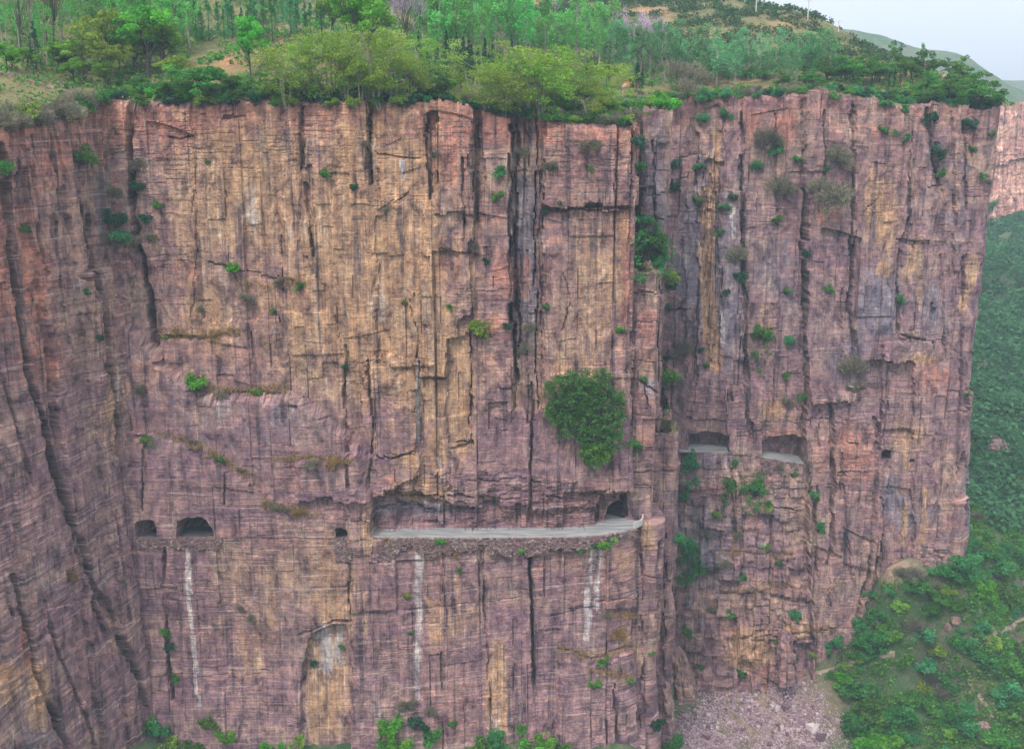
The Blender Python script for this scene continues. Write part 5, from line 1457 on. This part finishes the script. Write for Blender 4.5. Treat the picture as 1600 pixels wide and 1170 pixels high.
# masses of leaves that cling to the face: one plant each
def clinging(poly, n, kind, thick, size, label, seed, name='climbing_shrub'):
    r = np.random.default_rng(seed)
    xs = [p[0] for p in poly]; ys = [p[1] for p in poly]
    Vs = []; rn = []; mb = MB(); cnt = 0; k = 0
    while cnt < n and k < n * 6:
        k += 1
        px = r.uniform(min(xs), max(xs)); py = r.uniform(min(ys), max(ys))
        if not inpoly(np.array([px + 26 * float(vn(px / 22, py / 22, 5)) + r.normal() * 3]), np.array([py + 26 * float(vn(px / 22, py / 22, 6)) + r.normal() * 3]), poly)[0]:
            continue
        q = on_cliff(px, py)
        if q is None:
            continue
        p, nn = q
        out = r.uniform(.2, 1.0) * thick
        c = p + np.array([nn[0] * out, nn[1] * out, 0])
        s_ = r.uniform(.5, 1.15) * size * 4.2
        V, _ = leaf_quads(blob_pts((*c, s_, s_ * .8, s_ * .7), 26, r, .4), size, r, .4)
        Vs.append(V); rn.append(np.repeat(np.clip(r.uniform(.1, .9) * .6 + r.uniform(0, 1, 26) * .4, 0, 1), 4)); cnt += 1
        if cnt % 3 == 0:
            limb(mb, p + np.array([r.normal(), 0, -1.5]), c, .10, .03, r, .1, 2)
    V = np.concatenate(Vs); nl = len(V)
    SV = np.array(mb.v); SQ = np.array(mb.f) + nl
    me = mesh_np(name, np.concatenate([V, SV]), np.concatenate([np.arange(nl).reshape(-1, 4), SQ]), [M_LEAF[kind], M_BARK], vattr={'rnd': ('FLOAT', np.concatenate(rn + [np.zeros(len(SV))]))},
                 midx=np.concatenate([np.zeros(nl // 4, int), np.ones(len(SQ), int)]))
    return tag(link(bpy.data.objects.new(name, me)), label, 'shrub')
clinging([(850, 645), (853, 595), (870, 580), (900, 573), (925, 577), (950, 592), (966, 610), (972, 650), (970, 685), (962, 708), (945, 720), (922, 716), (905, 700), (890, 680), (868, 670), (852, 655)], 760, 'ivy', 4.6, .24, 'huge rounded mass of green creeper hanging left of the tall column', 91)
clinging([(905, 690), (955, 690), (960, 712), (940, 722), (915, 715)], 110, 'bright', 5.0, .24, 'bright green lower tongue of foliage under the huge creeper mass', 92)
clinging([(990, 330), (1030, 350), (1046, 400), (1045, 445), (1010, 430), (990, 430)], 150, 'cool', 3.0, .25, 'soft green bush filling the top of the corner gully above the column', 93)
clinging([(1062, 830), (1095, 840), (1100, 890), (1085, 910), (1060, 905)], 110, 'cool', 3.0, .25, 'cool green thicket low in the corner gully', 94)

clinging([(1160, 738), (1195, 732), (1202, 785), (1170, 800)], 60, 'mid', 2.0, .24, 'dense green thicket on the broken rock under the second far road window', 95)
clinging([(1066, 705), (1090, 708), (1090, 755), (1068, 765)], 50, 'cool', 1.8, .24, 'cool green thicket just under the left end of the far road', 96)
clinging([(1128, 742), (1146, 746), (1144, 792), (1131, 788)], 36, 'mid', 1.5, .22, 'narrow green thicket between the two far road windows, below them', 97)
clinging([(1190, 590), (1172, 500), (1196, 505), (1212, 545)], 40, 'mid', 1.4, .22, 'loose green creeper in the upper right cliff above the second far window', 98)
# foot of the main cliff
for px, py, rpx, kind in [(250, 1140, 26, 'cool'), (232, 1130, 18, 'mid'), (275, 1160, 24, 'olive'), (347, 1145, 16, 'bright'), (322, 1125, 16, 'mid'), (300, 1165, 18, 'mid'), (420, 1168, 14, 'bright'), (450, 1168, 14, 'bright'), (470, 1155, 12, 'olive'), (612, 1125, 20, 'bright'), (618, 1155, 22, 'bright'), (600, 1165, 18, 'mid'), (650, 1125, 20, 'dark'),
                          (680, 1145, 16, 'mid'), (760, 1160, 22, 'mid'), (775, 1150, 18, 'cool'), (790, 1168, 16, 'mid'), (830, 1160, 24, 'bright'), (850, 1150, 18, 'bright'), (880, 1165, 16, 'mid'), (815, 1135, 10, 'mid'), (1040, 1165, 18, 'mid'), (1075, 1150, 16, 'cool'), (1085, 1170, 16, 'olive'), (705, 1130, 10, 'mid'), (640, 1100, 14, 'grey'), (670, 1110, 12, 'grey')]:
    cliff_shrub(px, min(py, 1166), rpx, kind, Z7)

# dry grass on the ledges: nobody could count it
def tufts(pts, r, blade, n_per, spread, wid=.03):
    Vs = []; rn = []
    for p in pts:
        k = n_per
        c = np.array(p) + r.normal(size=(k, 3)) * np.array([spread, spread, .05])
        d = r.normal(size=(k, 3)) * np.array([.5, .5, 0]) + np.array([0, 0, 1.0])
        b = np.cross(d, r.normal(size=(k, 3))); b /= np.linalg.norm(b, axis=1)[:, None]
        Ls = r.uniform(.5, 1.2, k)[:, None] * blade
        Vs.append(np.stack([c - b * wid, c + d * Ls * .5 - b * wid, c + d * Ls, c + b * wid], 1).reshape(-1, 3)); rn.append(np.repeat(r.uniform(0, 1, k), 4))
    V = np.concatenate(Vs)
    return V, np.concatenate(rn)
r9 = np.random.default_rng(99)
P9 = []
for pl, n in [([(318, 606), (390, 612), (450, 606)], 90), ([(248, 522), (310, 526), (370, 518)], 70), ([(240, 676), (300, 692), (345, 718), (400, 752)], 90), ([(425, 722), (480, 716), (550, 722)], 80), ([(410, 786), (500, 806)], 50), ([(370, 448), (480, 440)], 40),
              ([(870, 1012), (935, 1028), (1000, 1008)], 50), ([(920, 1045), (990, 1060)], 50), ([(680, 858), (720, 868)], 40), ([(1110, 860), (1240, 868)], 60), ([(1150, 925), (1240, 915)], 40), ([(960, 960), (1000, 966)], 30), ([(590, 848), (820, 856)], 40)]:
    for k in range(n):
        t = r9.uniform(0, len(pl) - 1.001); i = int(t); t -= i
        px = pl[i][0] + (pl[i + 1][0] - pl[i][0]) * t + r9.normal() * 2; py = pl[i][1] + (pl[i + 1][1] - pl[i][1]) * t + r9.normal() * 3.5
        q = on_cliff(px, py)
        if q is not None:
            P9.append(q[0] + np.array([q[1][0] * .15, q[1][1] * .15, 0]))
V, rn = tufts(P9, r9, .9, 14, .45, .05)
stuff('ledge_grass', mesh_np('ledge_grass', V, np.arange(len(V)).reshape(-1, 4), [M_LEAF['straw']], vattr={'rnd': ('FLOAT', rn)}), 'dry brown grass along the rock ledges', 'grass')

# ------------------------------------------------------------------ the slope on the right: scree, path, boulders, shrubs
def stones(pts, sizes, r):
    n = len(pts)
    base = np.array([(-1, -1, -1), (1, -1, -1), (1, 1, -1), (-1, 1, -1), (-1, -1, 1), (1, -1, 1), (1, 1, 1), (-1, 1, 1)], float) * .5
    V = base[None] * r.uniform(.55, 1.2, (n, 8, 3)) * (sizes[:, None, None] * r.uniform(.6, 1.3, (n, 1, 3)))
    th = r.uniform(0, 6.28, n); c, s = np.cos(th), np.sin(th)
    X = V[..., 0] * c[:, None] - V[..., 1] * s[:, None]; Y = V[..., 0] * s[:, None] + V[..., 1] * c[:, None]
    V = np.stack([X, Y, V[..., 2]], -1) + np.array(pts)[:, None, :]
    q = np.array([(0, 3, 2, 1), (4, 5, 6, 7), (0, 1, 5, 4), (1, 2, 6, 5), (2, 3, 7, 6), (3, 0, 4, 7)])
    Qs = (np.arange(n)[:, None, None] * 8 + q[None]).reshape(-1, 4)
    return V.reshape(-1, 3), Qs, np.repeat(r.uniform(0, 1, n), 8)
r5 = np.random.default_rng(55)
def scatter_ground(n, xr, yr, keep):
    X = r5.uniform(*xr, n); Y = r5.uniform(*yr, n); Z = VAL(X, Y)
    px, py, D = project(X, Y, Z)
    m = keep(px, py, X, Y)
    return np.stack([X, Y, Z], -1)[m], px[m], py[m]
SCREE = [(1068, 1175), (1082, 1110), (1102, 1075), (1128, 1050), (1150, 1042), (1185, 1046), (1215, 1040), (1255, 1058), (1278, 1082), (1300, 1108), (1312, 1140), (1325, 1175), (1330, 1240), (1060, 1240)]
P, _, _ = scatter_ground(120000, (50, 110), (285, 345), lambda px, py, X, Y: inpoly(px + 26 * vn(X / 3, Y / 3, 6) + 14 * r5.normal(size=px.shape), py + 18 * vn(X / 3, Y / 3, 7) + 8 * r5.normal(size=px.shape), SCREE) & (r5.random(px.shape) < .25 + .75 * (vn(X / 5, Y / 5, 66) > -.2)))
V, Qs, rn = stones(P, r5.uniform(.10, .42, len(P)) * (0.8 + 1.0 * np.clip(vn(P[:, 0] / 6, P[:, 1] / 9, 71) + .4, 0, 1) + 2.0 * (r5.random(len(P)) > .98) + 4.5 * (r5.random(len(P)) > .9985)), r5)
def scree_material():
    m, t = new_mat('scree_stone')
    g = N(t)
    r = g.attr('rnd').outputs['Fac']
    g.out(g.ramp(r, [(0.0, (0.13, 0.085, 0.105)), (0.4, (0.25, 0.17, 0.195)), (0.75, (0.36, 0.26, 0.28)), (1.0, (0.50, 0.43, 0.43))]), 0.95, None, spec=0.1)
    return m
stuff('scree', mesh_np('scree', V, Qs, [scree_material()], vattr={'rnd': ('FLOAT', rn)}), 'slope of broken pinkish stones at the foot of the far cliff', 'scree')

def footpath(pts, wd):
    A = []; B = []
    prev = None
    W = [on_height(x, y, VAL, 280, 520, 900) for x, y in pts]
    W = [q for q in W if q is not None]
    P = resample([(q[0], q[1]) for q in W], lambda x, y: 1.0)
    Tn = np.gradient(P, axis=0); Tn /= np.linalg.norm(Tn, axis=1)[:, None]
    Nn = np.stack([Tn[:, 1], -Tn[:, 0]], 1) * wd / 2
    for k in range(len(P)):
        j = 0.3 * float(vn(k / 4.0, 1.5, 12))
        a = P[k] + Nn[k] * (1 + j); b = P[k] - Nn[k] * (1 - j)
        A.append((a[0], a[1], float(VAL(*a)) + .25)); B.append((b[0], b[1], float(VAL(*b)) + .25))
    ribbon('path', A, B, M_PATH, .5)
M_PATH = plain_material('trodden_earth', (0.20, 0.155, 0.115), (0.33, 0.26, 0.20), .5, .95)
footpath([(1230, 1060), (1265, 1054), (1310, 1042), (1345, 1030), (1380, 1025), (1398, 1023)], .8)
footpath([(1545, 1002), (1570, 986), (1590, 972), (1612, 960)], 1.3)
footpath([(1510, 1060), (1522, 1080), (1545, 1110), (1560, 1140)], .8)

def rock_mesh(name, dims, seed, mat=M_ROCK, rings=26, seg=32, lean=(0, 0), taper=0.75, amp=0.42, pw=2.6):
    """upright or rounded rock: superellipse rings with joints and bedding"""
    V = []; sv = []
    for i in range(rings + 1):
        t = i / rings
        prof = (1 - abs(2 * t - 1) ** pw) ** (1 / pw) if taper is None else max(0.02, min(1, (1 - t) * 6)) ** .5 * (1 - (1 - taper) * t)
        for k in range(seg):
            th = 2 * math.pi * k / seg
            c, s = math.cos(th), math.sin(th)
            sq = (abs(c) ** 4 + abs(s) ** 4) ** -.25
            rad = prof * sq * (1 + amp * (float(h2(k // 4, i // 4, seed)) - .5) + amp * .6 * (float(h2(k // 2, i // 2, seed + 3)) - .5))
            z = t * dims[2]
            V.append((c * rad * dims[0] / 2 + lean[0] * t, s * rad * dims[1] / 2 + lean[1] * t, z)); sv.append((th * dims[0] / 2, z, z))
    V.append((lean[0], lean[1], dims[2])); sv.append((0, dims[2], dims[2]))
    Qs = []
    for i in range(rings):
        for k in range(seg):
            k2 = (k + 1) % seg
            Qs.append([i * seg + k, i * seg + k2, (i + 1) * seg + k2, (i + 1) * seg + k])
    top = len(V) - 1
    for k in range(0, seg, 2):
        Qs.append([rings * seg + k, rings * seg + (k + 1) % seg, rings * seg + (k + 2) % seg, top])
    z4 = np.zeros((len(V), 4))
    to = z4.copy(); to[:, 1] = .4
    return mesh_np(name, np.array(V), np.array(Qs), [mat], vattr={'suv': ('FLOAT_VECTOR', np.array(sv)), 'stain': ('FLOAT_COLOR', z4), 'tone': ('FLOAT_COLOR', to)})

def put_rock(name, px, py, wpx, hpx, label, seed, cat='rock', Y=None, **kw):
    q = at(px, py, Y) if Y else on_height(px, py, VAL, 280, 800, 1500)
    if q is None:
        return
    D = depth_of(q)
    o = link(bpy.data.objects.new(name, rock_mesh(name, (wpx * D / F, wpx * D / F * kw.pop('deep', .9), hpx * D / F + 1.2), seed, **kw)))
    o.location = (q[0], q[1], q[2] - 1.2)
    return tag(o, label, cat, kw.get('group'))
put_rock('rock_pillar', 1228, 1062, 25, 86, 'narrow upright rock pillar standing at the foot of the far cliff above the scree', 3, 'rock', 324, taper=.8, lean=(-1.0, 0))
M_PALER = rock_material('pale_boulder_rock', (0.95, 1.02, 1.0))
put_rock('boulder', 1070, 1088, 27, 84, 'tall pale leaning slab of rock beside the corner gully', 5, 'rock', 304, mat=M_PALER, taper=.78, lean=(-2.6, .6))
put_rock('boulder', 1452, 868, 44, 36, 'big grey rounded boulder on the green slope right of the far cliff', 7, 'rock', None, mat=M_PALER, taper=None)
put_rock('boulder', 1448, 882, 16, 14, 'small boulder just below the big grey boulder', 8, 'rock', None, mat=M_PALER, taper=None)
put_rock('boulder', 1558, 708, 26, 22, 'pale rock outcrop on the distant wooded slope', 9, 'rock', None, mat=M_ROCK, taper=None)
put_rock('boulder', 1492, 978, 12, 10, 'small pale boulder beside the footpath at the right', 10, 'rock', None, mat=M_PALER, taper=None)
put_rock('boulder', 1536, 1142, 16, 14, 'grey boulder near the bottom right corner', 11, 'rock', None, mat=M_PALER, taper=None)
put_rock('boulder', 1215, 985, 14, 18, 'blocky rock on the ledge behind the rock pillar', 12, 'rock', 331, taper=.8)
put_rock('boulder', 1480, 988, 9, 8, 'tiny pale stone by the footpath fork', 14, 'rock', None, mat=M_PALER, taper=None)

def slope_zone(px, py):
    if py > 1040 and px < 1400: return 'right of the scree'
    if py < 780: return 'behind the cliff end'
    if px < 1420: return 'close under the cliff base'
    if py < 930: return 'below the cliff end'
    if py < 1040: return 'around the footpath at the right'
    return 'in the bottom right corner'
ns = 0
for px, py, rpx, kind in [(1362, 1010, 30, 'cool'), (1345, 985, 18, 'cool'), (1385, 1000, 20, 'bright'), (1370, 970, 16, 'cool'), (1310, 1008, 14, 'cool'), (1360, 935, 14, 'cool'), (1480, 830, 20, 'cool'), (1500, 900, 34, 'cool'), (1530, 930, 26, 'bright'), (1570, 950, 32, 'mid'), (1560, 900, 26, 'cool'), (1595, 880, 24, 'cool'), (1520, 870, 24, 'cool'), (1460, 900, 16, 'mid'),
                          (1340, 1090, 30, 'cool'), (1360, 1120, 30, 'mid'), (1335, 1140, 30, 'cool'), (1400, 1130, 32, 'cool'), (1380, 1160, 28, 'bright'), (1350, 1165, 26, 'bright'), (1420, 1100, 22, 'mid'), (1465, 1110, 26, 'mid'), (1490, 1130, 26, 'cool'), (1510, 1145, 22, 'cool'), (1540, 1040, 26, 'cool'), (1580, 1050, 28, 'mid'), (1570, 1090, 26, 'cool'), (1595, 1120, 26, 'mid'), (1560, 1160, 24, 'mid'), (1440, 1050, 24, 'cool'), (1410, 1040, 18, 'mid'), (1510, 1020, 20, 'cool'),
                          (1320, 1075, 20, 'bright'), (1300, 1060, 10, 'mid'), (1430, 930, 22, 'cool'), (1452, 962, 20, 'mid'), (1408, 952, 16, 'olive'), (1472, 940, 22, 'mid'), (1440, 1005, 20, 'cool'), (1412, 905, 15, 'grey'), (1432, 900, 14, 'grey'), (1462, 1020, 18, 'olive'), (1390, 930, 13, 'cool'), (1420, 985, 15, 'grey'), (1480, 1075, 20, 'cool'), (1440, 1080, 18, 'olive'), (1500, 960, 18, 'mid'), (1455, 890, 14, 'cool'), (1530, 985, 16, 'cool'), (1550, 1010, 16, 'olive')]:
    q = on_height(px, py, VAL, 280, 800, 1500)
    if q:
        grow_shrub(kind, (q[0], q[1], q[2] - .3), rpx * depth_of(q) / F, SP_[kind] + ' on the slope', slope_zone(px, py), px, 'shrubs on the right slope', .95)
        ns += 1
def dens(px, py):
    return np.where(py < 1170, 1, 0)
P, ppx, ppy = scatter_ground(2600, (75, 330), (285, 520), lambda px, py, X, Y: (px < 1625) & (py < 1185) & (px > np.interp(py, [600, 760, 870, 900, 1000, 1045, 1170], [1525, 1505, 1492, 1390, 1345, 1310, 1335])) & (vn(X / 14, Y / 14, 3) > -.12))
for k in range(min(len(P), 190)):
    kind = rr.choice(['cool', 'cool', 'mid', 'mid', 'grey', 'grey', 'mid', 'cool', 'olive'])
    grow_shrub(kind, (P[k][0], P[k][1], P[k][2] - .3), rr.uniform(1.2, 3.6), SP_[kind] + ' on the slope', slope_zone(ppx[k], ppy[k]), ppx[k], 'shrubs on the right slope', rr.uniform(.8, 1.1))

# low growth between the shrubs, the far wood and the scrub on the hill above: masses nobody could count
def leafy_mass(P, sizes, per, leaf, r, flat=.7):
    Vs = []; rn = []
    for p, s_ in zip(P, sizes):
        V, _ = leaf_quads(blob_pts((p[0], p[1], p[2] + s_ * flat * .5, s_, s_, s_ * flat), per, r, .5), leaf * s_, r, .4)
        Vs.append(V); rn.append(np.repeat(np.clip(r.uniform(.05, .95) * .6 + r.uniform(0, 1, per) * .4, 0, 1), 4))
    return np.concatenate(Vs), np.concatenate(rn)
def mass(name, P, s0, s1, per, leaf, mat, label, cat, flat=.7):
    r = np.random.default_rng(len(P))
    V, rn = leafy_mass(P, r.uniform(s0, s1, len(P)), per, leaf, r, flat)
    return stuff(name, mesh_np(name, V, np.arange(len(V)).reshape(-1, 4), [mat], vattr={'rnd': ('FLOAT', rn)}), label, cat)
edge_x = lambda py: np.interp(py, [300, 600, 760, 870, 900, 1000, 1045, 1170], [1525, 1515, 1500, 1488, 1385, 1335, 1300, 1325])
P, _, _ = scatter_ground(80000, (75, 340), (285, 520), lambda px, py, X, Y: (px < 1640) & (py < 1200) & (px > edge_x(py)) & (vn(X / 10, Y / 10, 8) + .5 * vn(X / 4, Y / 4, 9) > -.22) & (((px - 1402) / 44) ** 2 + ((py - 890) / 20) ** 2 > 1) & (((px - 1455) / 40) ** 2 + ((py - 985) / 18) ** 2 > 1) & (dist_line(px, py, [(1545, 1002), (1570, 986), (1590, 972), (1612, 960)]) > 8))
mass('ground_cover', P[:15000], .5, 2.1, 20, .26, L['mid'], 'low green growth between the shrubs on the right slope', 'ground cover')
P, _, _ = scatter_ground(40000, (75, 340), (285, 520), lambda px, py, X, Y: (px < 1640) & (py < 1200) & (px > edge_x(py)) & (vn(X / 12, Y / 12, 18) + .5 * vn(X / 4, Y / 4, 9) > .0))
mass('dry_scrub', P[:5500], .4, 1.3, 16, .22, L['grey'], 'dry grey-brown scrub between the shrubs on the right slope', 'scrub')
P, _, _ = scatter_ground(42000, (150, 480), (400, 860), lambda px, py, X, Y: (px < 1660) & (px > 1400) & (py < 830) & (py > 325) & (vn(X / 30, Y / 30, 28) > -.36))
mass('far_wood', P[:5600], 2.0, 5.6, 30, .26, L['farwood'], 'distant hazy woods covering the valley side beyond the cliff', 'woods', .8)

def scatter_top(n, xr, yr, keep):
    X = r5.uniform(*xr, n); Y = r5.uniform(*yr, n)
    m = inpoly(X, Y, POLY_TOP)
    X = X[m]; Y = Y[m]; Z = TOP(X, Y)
    px, py, D = project(X, Y, Z)
    m = keep(px, py, X, Y)
    return np.stack([X, Y, Z], -1)[m]
P0 = P = scatter_top(52000, (-260, 200), (230, 640), lambda px, py, X, Y: (px > -40) & (px < 1640) & (py > -40) & (vn(X / 22, Y / 22, 38) + .6 * vn(X / 8, Y / 8, 39) > -.14))
mass('hill_scrub', P[P[:, 1] < 395][:3600], .6, 2.0, 20, .25, L['mid'], 'low green scrub over the ground just above the rim', 'scrub')
mass('hill_scrub', P[P[:, 1] >= 395][:7000], .7, 2.3, 20, .27, L['hill'], 'dark scrub covering the hill behind', 'scrub')
P = scatter_top(30000, (-260, 200), (230, 640), lambda px, py, X, Y: (px > -40) & (px < 1640) & (py > -40) & (vn(X / 20, Y / 20, 48) + .6 * vn(X / 8, Y / 8, 49) > .1))
mass('dry_scrub', P[:3000], .5, 1.4, 18, .22, L['grey'], 'dry grey-brown scrub over the hillside above the rim', 'scrub')

# ------------------------------------------------------------------ hut and poles
q = hill_point(978, 137)
hut = empty('hut', (q[0], q[1], q[2] - .2), .1)
m_w = plain_material('orange_render', (0.50, 0.19, 0.07), (0.62, 0.27, 0.11), 1.2)
m_r = plain_material('dark_roofing', (0.06, 0.055, 0.055), (0.13, 0.11, 0.10), 1.0)
m_d = plain_material('dark_timber', (0.02, 0.018, 0.018), (0.05, 0.04, 0.035), 2.0)
b = MB(); b.box((-.9, 0, 1.3), (3.0, 3.4, 2.6)); b.box((2.2, .9, 1.3), (3.1, 1.6, 2.6)); part('wall', b.mesh('wall', [m_w]), hut)
b = MB(); b.box((.4, -.1, 2.74), (7.2, 4.6, .26)); b.box((3.6, -1.6, 1.3), (.18, .18, 2.6)); part('roof', b.mesh('roof', [m_r]), hut)
b = MB(); b.box((1.9, .06, 1.05), (1.1, .08, 2.1)); part('door', b.mesh('door', [m_d]), hut)
tag(hut, 'small orange hut with a flat dark roof among the trees on the cliff top', 'hut')

m_c = plain_material('weathered_pole', (0.40, 0.39, 0.37), (0.60, 0.59, 0.56), 1.5, .9, .2, (2, 2, .4))
for px, py, hpx, arms, lab in [(1181, 22, 40, 1, 'pale utility pole on the hillside, leftmost of three, cut off by the frame'), (1262, 32, 36, 2, 'utility pole with cross-arms standing on the skyline ridge'), (1310, 50, 17, 1, 'small distant utility pole low on the skyline ridge')]:
    q = hill_point(px, py)
    D = depth_of(q); h = hpx * D / F
    e = empty('utility_pole', (q[0], q[1], q[2] - .5), .4)
    b = MB(); b.tube([(0, 0, 0), (0, 0, h * .5), (0, 0, h + .5)], [.24, .20, .15], 8); part('pole', b.mesh('pole', [m_c]), e)
    for k in range(arms):
        z_ = h - .1 - k * 1.1
        b = MB(); b.box((0, 0, z_), (2.6 - .5 * k, .16, .18)); ca = part('cross_arm', b.mesh('cross_arm', [m_c]), e)
        for x_ in (-1.1 + .2 * k, 0.0, 1.1 - .2 * k):
            b = MB(); b.tube([(x_, 0, z_ + .09), (x_, 0, z_ + .2), (x_, 0, z_ + .38)], [.07, .1, .05], 6); part('insulator', b.mesh('insulator', [M_CONC]), ca)
    tag(e, lab, 'utility pole', 'utility poles on the hill')

build_shrubs()
# ------------------------------------------------------------------ labels: each plant told apart inside its own small neighbourhood
sets = {}
for rec in REC:
    sets.setdefault((rec[1], rec[2]), []).append(rec)
ORD = ['leftmost', 'second from left', 'third from left', 'fourth from left', 'fifth from left']
for (ph, zone), rs in sets.items():
    rs.sort(key=lambda r_: r_[3])
    n = len(rs)
    for i, (o, _, _, px, size, cat, group) in enumerate(rs):
        if n == 1: lab = f'{ph} {zone}'
        elif n == 2: lab = f'{("left" if i == 0 else "right")} {ph} of two {zone}'
        elif n <= 5: lab = f'{ORD[i] if i < n - 1 else "rightmost"} {ph} {zone}'
        else:
            big = max(rs, key=lambda r_: r_[4])[0]
            if i == 0: lab = f'leftmost {ph} {zone}'
            elif i == n - 1: lab = f'rightmost {ph} {zone}'
            elif o is big: lab = f'largest {ph} {zone}'
            else: lab = f'{ph} {zone}, among several'
        tag(o, lab, cat, group)

# ------------------------------------------------------------------ haze
def haze_box():
    b = MB(); b.box((150, 550, ZTOP / 2 - 170), (3500, 3100, ZTOP + 340))
    me = b.mesh('haze', [])
    m = bpy.data.materials.new('haze_air'); m.use_nodes = True
    t = m.node_tree; t.nodes.clear()
    v = t.nodes.new('ShaderNodeVolumePrincipled')
    v.inputs['Color'].default_value = (0.62, 0.82, 1.0, 1)
    v.inputs['Density'].default_value = HAZE
    o = t.nodes.new('ShaderNodeOutputMaterial'); t.links.new(v.outputs[0], o.inputs['Volume'])
    me.materials.append(m)
    stuff('haze', me, 'pale blue haze filling the valley air', 'haze')
HAZE = 0.00020
ZTOP = 175
haze_box()
print('objects', len(SC.objects), 'plants', len(REC), 'slope', ns)
